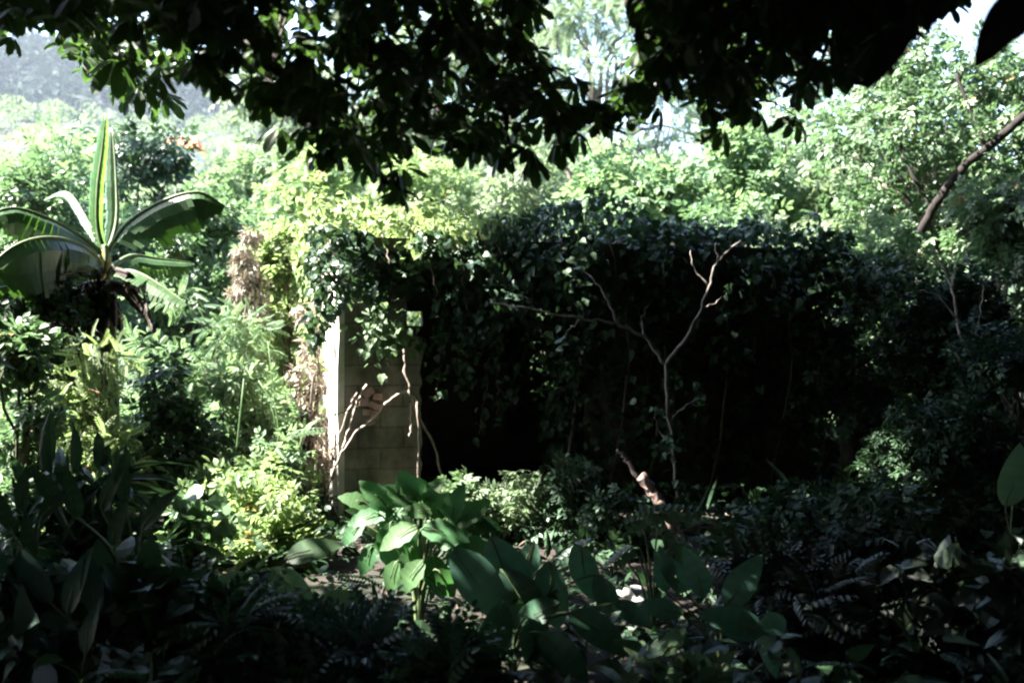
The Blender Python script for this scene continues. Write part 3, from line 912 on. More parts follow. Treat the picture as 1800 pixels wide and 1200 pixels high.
# left
shrub(95, 24, 232, 150, 'bright rounded shrub behind the banana at the left edge', 'fresh', size=0.42, n=1700, cl=34, seed=101, group=G1)
shrub(80, 13, 300, 95, 'dark bush directly behind the drooping banana leaves', 'mid', size=0.26, n=1500, cl=26, seed=102, group=G1)
shrub(255, 19, 228, 85, 'dark rounded tree just right of the upright banana leaf', 'ivy', size=0.34, n=1600, cl=26, seed=103, group=G1, cat='tree', name='tree')
shrub(70, 8.5, 468, 90, 'black tangle of leaves beneath the drooping banana leaf', 'deep', tpl=TWIG5, size=0.16, n=900, cl=24, seed=141, group=G1, low=0.35, bark='darkbark')
shrub(330, 13.5, 335, 85, 'dark bush behind the torn banana leaf on its right', 'mid', size=0.26, n=1300, cl=24, seed=104, group=G1)
shrub(480, 31, 275, 130, 'pale green shrub below the orange roof', 'fresh', size=0.5, n=1500, cl=34, seed=105, group=G1)
shrub(590, 27, 275, 120, 'pale yellow green bush above the lit end of the ruin', 'lime', size=0.45, n=1500, cl=32, seed=106, group=G1)
shrub(730, 24, 265, 110, 'bush with some orange leaves above the middle of the ruin', 'lime', size=0.42, n=1500, cl=30, seed=107, group=G1)
shrub(520, 17.5, 345, 100, 'low sunlit thicket left behind the ruin roof', 'fresh', size=0.3, n=1500, cl=28, seed=108, shape='loose', group=G1)
shrub(680, 17, 348, 120, 'low sunlit thicket right behind the heaped roof creeper', 'lime', size=0.3, n=1500, cl=28, seed=109, shape='loose', group=G1)
# centre and right
shrub(900, 21, 285, 130, 'grey green bush beneath the hanging black canopy tip', 'grey', size=0.38, n=1700, cl=32, seed=110, group=G1)
shrub(1090, 18, 240, 130, 'bright green bush beneath the star shaped dark leaves', 'fresh', size=0.36, n=1900, cl=34, seed=111, group=G1)
shrub(1270, 17, 225, 120, 'tall leafy shrub above the forked bare sapling', 'fresh', size=0.33, n=1900, cl=34, seed=112, group=G1)
shrub(1420, 18.5, 205, 130, 'pale leafy shrub left of the tree with the slanting branch', 'grey', size=0.36, n=1900, cl=34, seed=113, group=G1)
shrub(1010, 14.6, 325, 120, 'grey green thicket right behind the ruin roof at its centre', 'grey', size=0.26, n=1600, cl=28, seed=114, shape='loose', group=G1)
shrub(1200, 15, 315, 130, 'mottled thicket behind the ruin roof below the tall leafy shrub', 'mid', size=0.26, n=1700, cl=28, seed=115, shape='loose', group=G1)
shrub(1380, 15, 320, 120, 'mottled thicket behind the right end of the ruin roof', 'grey', size=0.26, n=1700, cl=28, seed=116, shape='loose', group=G1)
# tree on the right with the slanting dark limb
rt = shrub(1640, 15.5, 75, 240, 'tall loose crowned tree at the right with a dark slanting limb', 'mid', tpl=TWIG5D, size=0.25, n=4300, cl=95, seed=117, cat='tree', name='tree', low=0.42, cr=0.62)
b = MB()
lp = np.array([at(1560, 560, 13.9), at(1600, 450, 13.8), at(1640, 370, 13.6), at(1690, 300, 13.5), at(1770, 230, 13.4), at(1850, 170, 13.4)])
tube(b, curve(lp, 6, 0.01, np.random.default_rng(3)), 0.06, 7)
tube(b, curve([at(1690, 300, 13.5), at(1730, 262, 13.6), at(1700, 180, 13.7), at(1680, 130, 13.8)], 5), 0.025, 6)
tube(b, curve([at(1640, 370, 13.6), at(1600, 300, 13.8), at(1570, 220, 14.0)], 5), 0.025, 6)
o = b.build('limb', M['shadebark'], rt, tuple(rt.location))
o['label'] = 'dark slanting limb'
shrub(1760, 12.5, 330, 110, 'bushy shrub against the right edge below the slanting limb', 'mid', size=0.22, n=1900, cl=34, seed=118, group=G1)
shrub(1560, 12, 395, 95, 'patchy lit shrub at the right corner of the ruin', 'fresh', size=0.2, n=1800, cl=34, seed=119, group=G1)
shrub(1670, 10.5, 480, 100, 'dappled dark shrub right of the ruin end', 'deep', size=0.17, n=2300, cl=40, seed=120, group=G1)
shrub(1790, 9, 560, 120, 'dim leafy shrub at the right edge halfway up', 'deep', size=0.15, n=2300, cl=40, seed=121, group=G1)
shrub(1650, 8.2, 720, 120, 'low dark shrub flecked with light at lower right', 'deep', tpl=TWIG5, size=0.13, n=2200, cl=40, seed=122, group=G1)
shrub(1500, 11.4, 620, 75, 'dark shrub filling the gap at the right end of the ruin', 'ivy', size=0.17, n=1500, cl=28, seed=126, group=G1, low=0.03)
shrub(1482, 10.6, 392, 100, 'ragged dark shrub leaning on the right end of the ruin', 'ivy', size=0.16, n=1700, cl=30, seed=142, group=G1, shape='loose', low=0.3)
shrub(1570, 13.5, 560, 90, 'dim thicket close behind the right end of the ruin', 'mid', size=0.2, n=1500, cl=28, seed=127, group=G1, low=0.03)
# far airy tree seen through the gap in the canopy
shrub(1050, 44, -130, 250, 'tall feathery tree in layers seen through the gap in the dark canopy', 'grey', tpl=PINF, size=0.75, n=1800, cl=40, seed=123, cat='tree', name='tree', shape='tiers', cr=2.0)
shrub(1330, 52, 20, 190, 'distant tree behind the right shrubs, half hidden by dark leaves', 'grey', size=0.8, n=1500, cl=36, seed=124, cat='tree', name='tree')
shrub(540, 58, 90, 150, 'distant pale tree behind the low left edge of the canopy', 'grey', size=0.9, n=1700, cl=36, seed=128, cat='tree', name='tree')
shrub(900, 70, -20, 150, 'distant pale tree left of the layered feathery tree', 'grey', size=1.0, n=1700, cl=36, seed=129, cat='tree', name='tree')
shrub(740, 60, 20, 170, 'distant pale tree glimpsed through holes in the middle canopy', 'grey', size=0.9, n=1900, cl=40, seed=125, cat='tree', name='tree')
# middle left: feathery weeds in the sun
G2 = 'sunlit weedy shrubs left of the ruin'
shrub(385, 10.8, 500, 110, 'feathery bright shrub between banana and ruin', 'fresh', tpl=PINF, size=0.17, n=2600, cl=54, seed=130, shape='loose', group=G2, cr=0.26)
shrub(165, 8.0, 600, 85, 'bright fine leaved shrub below the banana', 'lime', tpl=PINF, size=0.17, n=1500, cl=36, seed=131, shape='loose', group=G2, cr=0.2)
shrub(295, 8.9, 640, 75, 'shaded dark bush right of the bright fine leaved shrub', 'ivy', tpl=TWIG5, size=0.16, n=800, cl=24, seed=132, group=G2)
shrub(455, 9.6, 640, 80, 'leafy shrub in the sun at the foot of the side wall', 'fresh', tpl=TWIG5, size=0.17, n=1000, cl=30, seed=133, shape='loose', group=G2)
shrub(45, 7.2, 575, 45, 'green leafy shrub at the left edge under the banana', 'mid', tpl=TWIG5, size=0.16, n=700, cl=22, seed=134, group=G2)
shrub(430, 7.8, 765, 110, 'low yellow green plant with lit leaves at lower left', 'lime', tpl=TWIG5, size=0.17, n=230, cl=22, flat=0.5, seed=135, shape='loose', group=G2, stem='stem', crown='leaves')
shrub(500, 7.2, 850, 65, 'low sunlit plant at the foot of the grey plaster corner', 'lime', tpl=TWIG5, size=0.15, n=420, cl=20, seed=136, shape='loose', group=G2, stem='stem', crown='leaves')
shrub(350, 6.8, 850, 70, 'low half shaded plant left of the sunlit weeds', 'mid', tpl=BROAD, size=0.15, n=240, cl=18, seed=137, shape='loose', group=G2, stem='stem', crown='leaves')
shrub(435, 11.5, 390, 40, 'dry pinkish bush of dead stems left of the ruin', 'dry', tpl=LONG, size=0.085, n=3200, cl=60, seed=138, shape='column', up=0.1, hang=0.9)
shrub(545, 9.8, 520, 38, 'dry straggling stems hanging by the sunlit corner', 'dry', tpl=LONG, size=0.09, n=1100, cl=34, seed=139, shape='column', up=0.1, hang=0.9)
shrub(505, 12.2, 400, 62, 'sunny yellow green shrub against the back of the side wall', 'lime', tpl=TWIG5, size=0.18, n=1300, cl=30, seed=140, group=G2)
# weeds before the doorway
G3 = 'weeds in front of the ruin'
shrub(900, 8.2, 815, 60, 'grey green weed before the black doorway', 'grey', tpl=TWIG5, size=0.13, n=420, cl=18, seed=150, shape='loose', group=G3, stem='stem', crown='leaves')
shrub(1000, 7.9, 800, 60, 'taller weed left of the fallen branch', 'ivy', tpl=TWIG5, size=0.13, n=420, cl=18, seed=151, shape='loose', group=G3, stem='stem', crown='leaves')
shrub(1080, 7.5, 860, 60, 'dark weed around the foot of the fallen branch', 'ivy', tpl=TWIG5, size=0.13, n=420, cl=18, seed=152, shape='loose', group=G3, stem='stem', crown='leaves')
shrub(800, 8.0, 850, 45, 'small weed below the pale roots', 'mid', tpl=TWIG5, size=0.12, n=260, cl=14, seed=153, group=G3, stem='stem', crown='leaves')

# far house with an orange roof
hx = at(323, 256, 120)
hl = thing('house', 'tiny far house with an orange red roof among the trees', 'house', (hx[0], hx[1], hx[2] - 3.2))
b = MB(); box(b, (-2, -1.5, -4), (2, 1.5, 2.6)); b.build('wall', M['cream'], hl)
b = MB()
b.add([(-2.4, -2, 2.5), (2.4, -2, 2.5), (2.4, 2, 2.5), (-2.4, 2, 2.5), (-1.5, 0, 4.2), (1.5, 0, 4.2)],
      [(0, 1, 5), (0, 5, 4), (1, 2, 5), (2, 3, 4), (2, 4, 5), (3, 0, 4), (0, 2, 1), (0, 3, 2)])
b.build('roof', M['rooftile'], hl)

# ------------------------------------------------------------------ foreground broad leaved plants
def scallop(n, w, teeth, depth, droop=0.25, fold=0.15, peak=0.45):
    ts = np.linspace(0.06, 0.96, n)
    ws = []
    for t in ts:
        base = w * (math.sin(math.pi * t ** (math.log(0.5) / math.log(peak))) ** 0.75)
        ws.append(base * (1 + depth * math.sin(t * teeth * 2 * math.pi)))
    return ovate(list(ts), ws, fold, droop)
SCAL = scallop(15, 0.29, 4, 0.09, 0.35, 0.22)
OVAL = scallop(11, 0.24, 3, 0.0, 0.35, 0.2, peak=0.45)
WIDE = scallop(11, 0.38, 3, 0.0, 0.3, 0.15, peak=0.42)
SPEAR = scallop(11, 0.17, 3, 0.0, 0.3, 0.3, 0.4)
SLIM = scallop(11, 0.15, 3, 0.0, peak=0.5)
ARROW = compound(OVAL, [((0, 1, 0), (0, 0, 1), (0, 0, 0), 1.0), ((-.62, -.78, -.1), (0, 0, 1), (0.0, 0.03, 0), .85), ((.62, -.78, -.1), (0, 0, 1), (0.0, 0.03, 0.004), .85), ((-.3, .9, 0), (0, 0, 1), (-.02, -.05, -.003), .62), ((.3, .9, 0), (0, 0, 1), (.02, -.05, -.003), .62)])

def broad_plant(name, label, base, leaves, mat, tpl, seed, cat='plant', group=None, stemr=0.008, stemmat='greenstem', tilt=0.7):
    """base: (px, Y) of the rooting point; leaves: (px, py, dY, length px, angle, tilt or None)"""
    rng = np.random.default_rng(seed)
    root_p = np.array(gloc(base[0], base[1]))
    root = thing(name, label, cat, tuple(root_p), group)
    for L in leaves:
        px, py, dY, lp, ang_ = L[:5]
        tl = L[5] if len(L) > 5 and L[5] is not None else tilt
        Y = base[1] + dY
        p = at(px, py, Y)
        s = lp / FPX * Y
        a = R(ang_)
        d = np.array([math.cos(a), rng.uniform(-0.5, 0.05), math.sin(a)])
        nn = np.array([rng.normal(0, 0.15) - 0.1, -1.0, tl])
        m = MB()
        V = place(tpl, d, nn, p, s)
        vv = np.clip(rng.uniform(0.25, 0.8) + 0.22 * np.where((np.arange(len(V)) - 1) // 3 % 2 == 0, 1, -1) + 0.12 * ((np.arange(len(V)) - 1) % 3 == 1), 0, 0.94)
        m.add(V, tpl[1], vv, True)
        lf = m.build('leaf', mat, root, tuple(root_p))
        st = MB()
        mid = (p + root_p) / 2 + np.array([(p[0] - root_p[0]) * -0.25, 0.05, 0.12 * (p[2] - root_p[2])])
        tube(st, curve([root_p - [0, 0, .05], mid, p, p + nrm(d) * s * 0.5 + np.array([0, 0, -0.03 * s])], 4), np.linspace(stemr, stemr * 0.4, 13), 5)
        sk = st.build('stalk', M[stemmat], lf, (0, 0, 0))
        sk.data.transform(__import__('mathutils').Matrix.Translation(-Vector(root_p)))
    return root
_lv = [L_ for L_ in [
             (800, 930, 0, 90, 12), (795, 925, .02, 95, 42), (790, 915, .05, 85, 75), (800, 940, -.05, 85, -18), (775, 915, .08, 75, 105), (790, 945, -.06, 70, -50),
             (735, 885, .1, 95, 148), (740, 880, .12, 80, 118), (720, 880, .1, 75, 172), (745, 885, .1, 70, 60), (680, 890, .02, 80, 130), (670, 905, 0, 75, 185), (690, 915, -.05, 110, 262),
             (705, 920, -.06, 90, 300), (740, 930, -.15, 105, 0), (735, 925, -.13, 95, 200), (725, 960, -.1, 100, 262), (760, 975, -.1, 95, 285), (700, 985, -.18, 85, 245), (745, 985, -.2, 90, 225),
             (790, 975, -.05, 80, 330), (650, 890, .2, 70, 150), (640, 920, .15, 65, 215), (660, 960, .1, 75, 235), (765, 1000, -.2, 80, 312)]]
_r = np.random.default_rng(62)
_lv = [(a_, b_, c_, d_ * 0.8, e_) for a_, b_, c_, d_, e_ in _lv]
_lv += [(a_ + _r.normal(0, 22), b_ + _r.normal(0, 20), c_ + 0.1, d_ * _r.uniform(.55, .9), e_ + _r.normal(0, 35)) for a_, b_, c_, d_, e_ in _lv[:18]]
broad_plant('broadleaf_plant', 'fresh green plant with broad scalloped leaves before the grey plaster', (735, 5.6), _lv, M['emerald'], SCAL, 201, tilt=0.9)
broad_plant('broadleaf_plant', 'dark blue green plant with long leaves right of the scalloped one', (900, 5.0),
            [(795, 965, 0, 155, -48), (862, 942, .1, 170, -66), (880, 1000, .05, 150, -52), (965, 985, .1, 135, -88), (1010, 955, .15, 105, -70), (940, 950, .2, 90, 250), (930, 1085, -.2, 120, 285),
             (885, 1055, -.2, 115, 258), (1000, 1075, -.2, 120, -24), (1045, 1010, .1, 90, 300), (985, 1060, -.1, 100, 200), (950, 1110, -.3, 115, 318), (830, 1090, -.2, 90, 250), (1075, 1060, 0, 80, 340)], M['teal'], OVAL, 202)
broad_plant('arrowhead_plant', 'dark plant with a single large arrow shaped leaf at lower right', (1430, 4.2),
            [(1335, 1108, 0, 105, 157, 0.7)], M['teal'], ARROW, 203)
broad_plant('broadleaf_plant', 'dark plant with upright oval leaves above the arrow shaped leaf', (1270, 4.7),
            [(1275, 1070, 0, 110, 62), (1240, 1050, 0, 95, 110), (1205, 1040, .1, 90, 120), (1200, 1080, .1, 80, 160), (1250, 1090, -.1, 70, 30), (1170, 1040, .1, 80, 95)], M['teal'], OVAL, 204)
broad_plant('pinnate_plant', 'dim seedling with feathered drooping leaflets before the fallen branch', (1150, 5.6),
            [(1090, 930, 0, 80, 30), (1130, 905, .1, 90, 15), (1160, 930, 0, 85, 330), (1120, 960, -.1, 70, 210), (1180, 960, 0, 80, 290), (1050, 950, .1, 75, 200)], M['ivy'], PIN, 205)
broad_plant('broadleaf_plant', 'small light green plant with lobed leaves at the bottom centre right', (1160, 4.6),
            [(1150, 1165, 0, 65, 140), (1165, 1150, 0, 60, 60), (1180, 1170, -.1, 65, 10), (1130, 1180, 0, 60, 200), (1090, 1180, .1, 50, 160), (1175, 1185, -.1, 55, 320)], M['mid'], SCAL, 206)
broad_plant('broadleaf_plant', 'small light green plant with narrow leaves below the arrow shaped leaf', (1255, 4.5),
            [(1250, 1185, 0, 50, 120), (1262, 1180, 0, 45, 60), (1240, 1192, 0, 45, 180), (1275, 1190, 0, 45, 15)], M['mid'], OVAL, 207)
broad_plant('broadleaf_plant', 'dark drooping leaves at the lower left of the scalloped plant', (520, 4.9),
            [(500, 985, 0, 100, 25), (470, 1000, 0, 100, 330), (520, 1030, -.1, 90, 300), (440, 1010, 0, 90, 200), (400, 1050, 0, 80, 240), (380, 1060, 0, 80, 300), (560, 1060, -.1, 80, 20)], M['mid'], OVAL, 208)
for i, (px, Y, lab, lv) in enumerate((
        (150, 4.3, 'tall dark plant with bluish spear leaves in the bottom left corner', [(120, 1080, 0, 190, 80), (170, 1080, 0, 180, 100), (90, 1060, .1, 170, 115), (60, 1150, 0, 200, 95), (200, 1100, .1, 190, 62), (150, 1150, -.3, 150, 85)]),
        (230, 5.2, 'tall dark plant with broad spear leaves below the shaded bush', [(180, 900, 0, 150, 70), (220, 880, 0, 130, 95), (140, 910, 0, 150, 100), (250, 930, 0, 150, 55), (110, 890, 0, 140, 120), (200, 960, -.2, 150, 80)]),
        (50, 5.0, 'tall dark plant with spear leaves against the left edge', [(40, 900, 0, 130, 85), (70, 920, 0, 120, 60), (20, 930, 0, 130, 110), (60, 980, -.2, 130, 100)]))):
    broad_plant('spear_leaf_plant', lab, (px, Y), [(a_, b_, c_, d_ * 0.62, e_) for a_, b_, c_, d_, e_ in lv], M['blue' if i == 0 else 'deep'], SPEAR, 220 + i, group='spear leaved plants at lower left')
broad_plant('broadleaf_plant', 'single upright green leaf low at the right edge', (1790, 6.2), [(1768, 890, 0, 110, 85, 0.3), (1782, 880, .1, 90, 70, 0.3)], M['mid'], OVAL, 230)

G4 = 'dark low plants along the bottom of the view'
for i, (px, Y, top, rp, lab, tp, mt) in enumerate((
        (40, 4.6, 1000, 110, 'dark low bush in the bottom left corner', BROAD, 'blue'), (260, 4.5, 1010, 120, 'dark low bush right of the bluish spear leaves', BROAD, 'deep'),
        (440, 4.4, 1080, 110, 'dark low bush below the drooping dark leaves', PIN, 'deep'), (600, 4.4, 1120, 100, 'dark low bush left under the scalloped plant', PIN, 'blue'),
        (780, 4.1, 1165, 60, 'dark low bush right under the scalloped plant', PIN, 'deep'), (1430, 5.2, 1000, 130, 'near black bush right of the arrow shaped leaf', PIN, 'dark'),
        (1620, 5.0, 1000, 140, 'near black bush at the lower right', BROAD, 'dark'), (1760, 4.6, 980, 110, 'near black bush in the bottom right corner', BROAD, 'dark'),
        (1380, 7.0, 880, 110, 'dark bush at the foot of the creeper curtain', TWIG5, 'deep'), (1530, 7.4, 830, 100, 'dark bush left of the low flecked shrub', TWIG5, 'deep'),
        (120, 6.0, 820, 100, 'dark bush behind the broad spear leaves', BLADE, 'deep'))):
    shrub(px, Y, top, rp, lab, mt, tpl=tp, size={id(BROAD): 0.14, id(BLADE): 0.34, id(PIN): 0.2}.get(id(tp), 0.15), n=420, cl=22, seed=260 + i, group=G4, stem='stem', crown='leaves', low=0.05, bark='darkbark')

def undergrowth(name, label, mat, n, fx, fy, hmax, size, seed, skip):
    rng = np.random.default_rng(seed)
    mb = MB()
    y = rng.uniform(*fy, n); x = rng.uniform(*fx, n) * y
    k = np.array([not skip(to_house((a, b_, 0))) for a, b_ in zip(x, y)]) & (sinoise(x, y, 0.9, seed) > -0.5)
    x, y = x[k], y[k]
    top = hmax * (0.55 + 0.5 * sinoise(x, y, 0.55, seed + 1.0))
    z = height(x, y) + np.maximum(top, 0.15) * rng.random(len(x)) ** 0.6
    P = np.stack([x, y, z], -1)
    D = rng.normal(0, 1, (len(x), 3)) * [1, 1, .6] + [0, 0, 0.25]
    N_ = rng.normal(0, 0.5, (len(x), 3)) + [0, -.2, 1]
    sz, vr = size * rng.uniform(0.5, 1.4, len(x)), np.clip(rng.normal(.5, .2, len(x)), 0, .95)
    for j, (tp, f) in enumerate(((TWIG5D, 1.0), (PINF, 1.3), (TWIG5D, 0.7), (DIAM, 0.5))):
        q = np.arange(len(x)) % 4 == j
        scatter(mb, tp, P[q], D[q], N_[q], sz[q] * f, vr[q])
    for i in range(0, len(x), 60):
        st = P[i]
        tube(mb, curve([[st[0], st[1], st[2] - 1.0], st + rng.normal(0, .12, 3), st + rng.normal(0, .3, 3) + [0, 0, .45]], 4), 0.006, 4, 0.99)
    tag(mb.build(name, mat), label, 'undergrowth', kind='stuff')
undergrowth('undergrowth', 'tangled sunlit undergrowth filling the space between the shrubs on the left', M['fresh'], 9000, (-0.60, -0.19), (8.2, 15), 1.5, 0.17, 7, lambda q: q[0] > -0.35)
undergrowth('undergrowth', 'tangled pale thicket merging up the slope behind the ruin', M['grey'], 20000, (-0.62, 0.62), (14.5, 34), 3.1, 0.32, 17, lambda q: False)

# low ground cover and litter nobody could count
rng = np.random.default_rng(301)
mb = MB()
n = 17000
y = rng.uniform(3.0, 13, n) ** 1.0
x = rng.uniform(-0.62, 0.62, n) * (y + 2)
k = (sinoise(x, y, 0.9, 4.0) > -0.35)
hc = to_house
inside = np.array([(0 < (q := to_house((a, b_, 0)))[0] < HL and 0 < q[1] < HD) for a, b_ in zip(x, y)])
k &= ~inside
x, y = x[k], y[k]
P = np.stack([x, y, height(x, y) + rng.uniform(0.02, 0.5, len(x)) * (0.55 + 0.45 * sinoise(x, y, 1.7, 2.0))], -1)
D = rng.normal(0, 1, (len(x), 3)) * [1, 1, .35]
sz, vr, NN = rng.uniform(0.04, 0.17, len(x)), np.clip(rng.normal(.5, .22, len(x)), 0, 1), np.array([0, 0, 1.0]) + rng.normal(0, 0.6, (len(x), 3))
for j, (tp, f) in enumerate(((BROAD, 0.9), (BLADE, 2.2), (TWIG5, 1.5), (PINF, 1.4), (HEART, 0.7))):
    q = (np.arange(len(x)) % 5 == j)
    q &= rng.random(len(x)) < (1.0 if j in (0, 4) else 0.4)
    scatter(mb, tp, P[q], D[q] + ([0, 0, 0.7] if j == 1 else [0, 0, 0]), NN[q], sz[q] * f, vr[q])
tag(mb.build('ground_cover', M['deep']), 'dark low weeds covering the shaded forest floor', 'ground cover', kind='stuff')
mb = MB()
n = 1200
y = rng.uniform(2.5, 12, n); x = rng.uniform(-0.6, 0.6, n) * (y + 2)
P = np.stack([x, y, height(x, y) + 0.02 + 0.02 * rng.random(n)], -1)
scatter(mb, LONG, P, rng.normal(0, 1, (n, 3)) * [1, 1, .15], np.array([0, 0, 1.0]) + rng.normal(0, .3, (n, 3)), rng.uniform(0.06, 0.16, n), rng.random(n))
tag(mb.build('leaf_litter', M['litter']), 'dry fallen leaves scattered on the ground', 'leaf litter', kind='stuff')

# ------------------------------------------------------------------ the dark canopy overhead
BOUND = np.array([(-40, 90), (0, 75), (25, 70), (60, 30), (100, 62), (140, 95), (200, 175), (290, 185), (340, 150), (375, 175), (430, 165), (480, 215), (540, 260), (640, 300), (690, 320),
                  (720, 290), (760, 250), (800, 262), (850, 290), (920, 315), (965, 270), (1010, 255), (1050, 215), (1110, 245), (1140, 200), (1200, 170), (1260, 205),
                  (1300, 240), (1340, 170), (1420, 150), (1500, 155), (1540, 120), (1580, 70), (1640, 45), (1690, 20), (1720, 0), (1850, -20)], float)
def bound(px):
    return np.interp(px, BOUND[:, 0], BOUND[:, 1])
def in_gap(px, py):
    return ((px - 1035) / 100) ** 2 + ((py - 40) / 95) ** 2 < 1

def umbrella_sprays(rng, mb, P, size, hang=0.5):
    m = len(P)
    which = rng.integers(0, len(UMB), m)
    for j, tpl in enumerate(UMB):
        k = which == j
        if not k.any():
            continue
        q = P[k]
        a = rng.uniform(0, 2 * np.pi, k.sum())
        N = np.stack([rng.normal(0, .4, k.sum()), rng.normal(0, .4, k.sum()), np.ones(k.sum())], -1)
        D = np.stack([np.cos(a), np.sin(a), rng.normal(0, .25, k.sum())], -1)
        scatter(mb, tpl, q, D, N, size * rng.uniform(0.75, 1.25, k.sum()), np.clip(rng.normal(.45, .2, k.sum()), 0, 1))

GAPS = [(at(200, 80, 6.5), 0.8, 0.9), (at(440, 140, 4.1), 0.3, 0.9), (at(650, 280, 4.4), 0.35, 0.9), (at(960, 250, 4.6), 0.3, 0.9), (at(1100, 210, 4.6), 0.4, 0.95), (at(1200, 170, 4.5), 0.4, 0.95), (at(1330, 180, 4.6), 0.4, 0.95), (at(1450, 140, 4.5), 0.3, 0.9),
        (at(765, 905, 5.5), 0.62, 1.0), (at(1106, 1050, 6.0), 0.16, 1), (at(1540, 480, 11.3), 0.7, 0.7), (at(1000, 850, 7.6), 0.45, 0.25), (at(1280, 450, 8.1), 0.3, 0.8),
        (at(1335, 1105, 4.2), 0.34, 0.95), (at(1130, 842, 7.2), 0.10, 0.9), (at(960, 1000, 5.0), 0.4, 0.6), (at(1000, 1100, 4.8), 0.3, 0.5), (at(1720, 440, 11), 0.5, 0.7), (at(1700, 700, 8.5), 0.25, 0.6)]
_r = np.random.default_rng(71)
for _ in range(16):
    GAPS.append((at(_r.uniform(1020, 1460), _r.uniform(480, 800), 9.3), _r.uniform(0.03, 0.1), 1))
for _ in range(16):
    GAPS.append((np.array([_r.uniform(-1.5, 1.8), _r.uniform(4, 10.5), _r.uniform(0.1, 1.8)]), _r.uniform(0.05, 0.12), 1))
def sun_gaps(P, rng):  # cuts holes in the unseen crowns so sun reaches chosen spots
    keep = np.ones(len(P), bool)
    S = np.array(SUN)
    for c, r, p in GAPS:
        q = P - c
        t = q @ S
        d = np.linalg.norm(q - t[:, None] * S, axis=1)
        keep &= ~((t > 0.8) & (d < r + 0.12) & (rng.random(len(P)) < p))
    return keep

def overhang_tree(label, trunk_base, trunk_top, boughs, xr, n_in, over, n_over, seed, dens=None):
    """tree beside or behind the viewer: trunk, boughs into the picture, umbrella leaves"""
    rng = np.random.default_rng(seed)
    root = thing('umbrella_tree', label, 'tree', trunk_base, 'dark trees overhanging the view')
    wood, fol = MB(), MB()
    tb, tt = np.array(trunk_base, float), np.array(trunk_top, float)
    tp = curve([tb - [0, 0, .2], tb * .6 + tt * .4 + [0.15, 0.1, 0], tt], 8)
    tube(wood, tp, np.linspace(0.2, 0.1, len(tp)), 10)
    allp = []
    for bo in boughs:
        q = np.array([at(*p) for p in bo])
        c = curve(np.vstack([tt + rng.normal(0, .15, 3), (tt + q[0]) / 2 + [0, 0, 0.5], q]), 7, 0.012, rng)
        tube(wood, c, np.linspace(0.05, 0.006, len(c)), 6)
        allp.append(c)
        # sprays along the visible part of the bough
        vis = c[len(c) // 3:]
        for p in vis:
            for _ in range(2):
                s = p + rng.normal(0, 0.11, 3) + [0, 0, -0.02]
                X, Y_ = proj(s)
                if Y_ < bound(X) - 5 and not in_gap(X, Y_):
                    umbrella_sprays(rng, fol, s[None], 0.105 * p[1] / 4.2)
    allp = np.vstack(allp)
    for px_, py_, Y_s, sz_ in ((205, 105, 5.0, 0.21), (250, 150, 5.2, 0.18), (440, 145, 4.0, 0.13), (492, 225, 4.2, 0.13), (600, 215, 4.2, 0.12), (662, 232, 4.3, 0.12), (800, 232, 4.4, 0.13),
                                (560, 262, 4.2, 0.12), (700, 335, 4.4, 0.11), (1030, 118, 4.4, 0.14), (1075, 190, 4.5, 0.15), (1240, 70, 4.0, 0.13), (1330, 190, 4.5, 0.14), (1400, 205, 4.7, 0.14), (1270, 225, 4.6, 0.15)):
        if xr[0] < px_ < xr[1]:
            c_ = at(px_, py_, Y_s)
            a_ = rng.uniform(0, 6.28)
            scatter(fol, UMB[1], c_[None], [[math.cos(a_), math.sin(a_), 0]], [[rng.normal(0, .25), -0.75, 1]], sz_, float(rng.uniform(.4, .9)))
            j = np.argmin(((allp - c_) ** 2).sum(1))
            tube(wood, curve([allp[j], (allp[j] + c_) / 2 + [0, 0, 0.07], c_], 4), np.linspace(0.008, 0.003, 9), 5)
    # fill of leaf sprays in the visible part of the crown
    px = rng.uniform(*xr, n_in)
    py = -60 + (bound(px) + 22) * rng.random(n_in) ** 1.1
    Y = rng.uniform(3.2, 5.6, n_in)
    Y = np.where((px < 340) & (py > 40), rng.uniform(5.8, 7.2, n_in), Y)
    k = ~in_gap(px, py) & (rng.random(n_in) < 0.6 + 1.1 * sinoise(px, py, 0.026, 2.0) + 0.45 * (py < 45))
    if dens:
        k &= dens(px, py, rng)
    P = np.stack([(px - 900) / FPX * Y, Y, EYE - (py - 600) / FPX * Y], -1)[k]
    for p in P:
        umbrella_sprays(rng, fol, p[None], 0.105 * max(1, p[1] / 4.6))
    for p in P[::3]:
        j = np.argmin(((allp - p) ** 2).sum(1))
        tube(wood, curve([allp[j], (allp[j] + p) / 2 + [0, 0, 0.06], p], 3), np.linspace(0.009, 0.003, 7), 4)
    # unseen crown above and behind the frame, shaped to shade the foreground
    lo, hi = np.array(over[0], float), np.array(over[1], float)
    P = lo + (hi - lo) * rng.random((n_over, 3))
    X, Y_ = proj(P)
    inn = (P[:, 1] > 0.05) & (X > -150) & (X < 1950) & (Y_ > -70)
    land = P[:, 0] - SUN.x / SUN.z * (P[:, 2] - 1.2)          # where its shadow falls: the left end of the ruin stands in the sun
    inn |= (land < -0.45 + 0.4 * rng.random(len(P))) & (P[:, 1] > 6.4)
    land2 = P[:, 0] - SUN.x / SUN.z * (P[:, 2] - 2.7)         # and the left half of the creeper on its roof
    inn |= (land2 < -0.55 + 0.9 * rng.random(len(P))) & (P[:, 1] > 8.7)
    P = P[~inn]
    P = P[sun_gaps(P, rng)]
    umbrella_sprays(rng, fol, P, 0.24)
    for p in P[::60]:
        limb(wood, tt + rng.normal(0, .1, 3), p, 0.05, 0.008, rng)
    wood.build('trunk', M['darkbark'], root, trunk_base)
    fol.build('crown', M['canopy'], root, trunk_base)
    return root

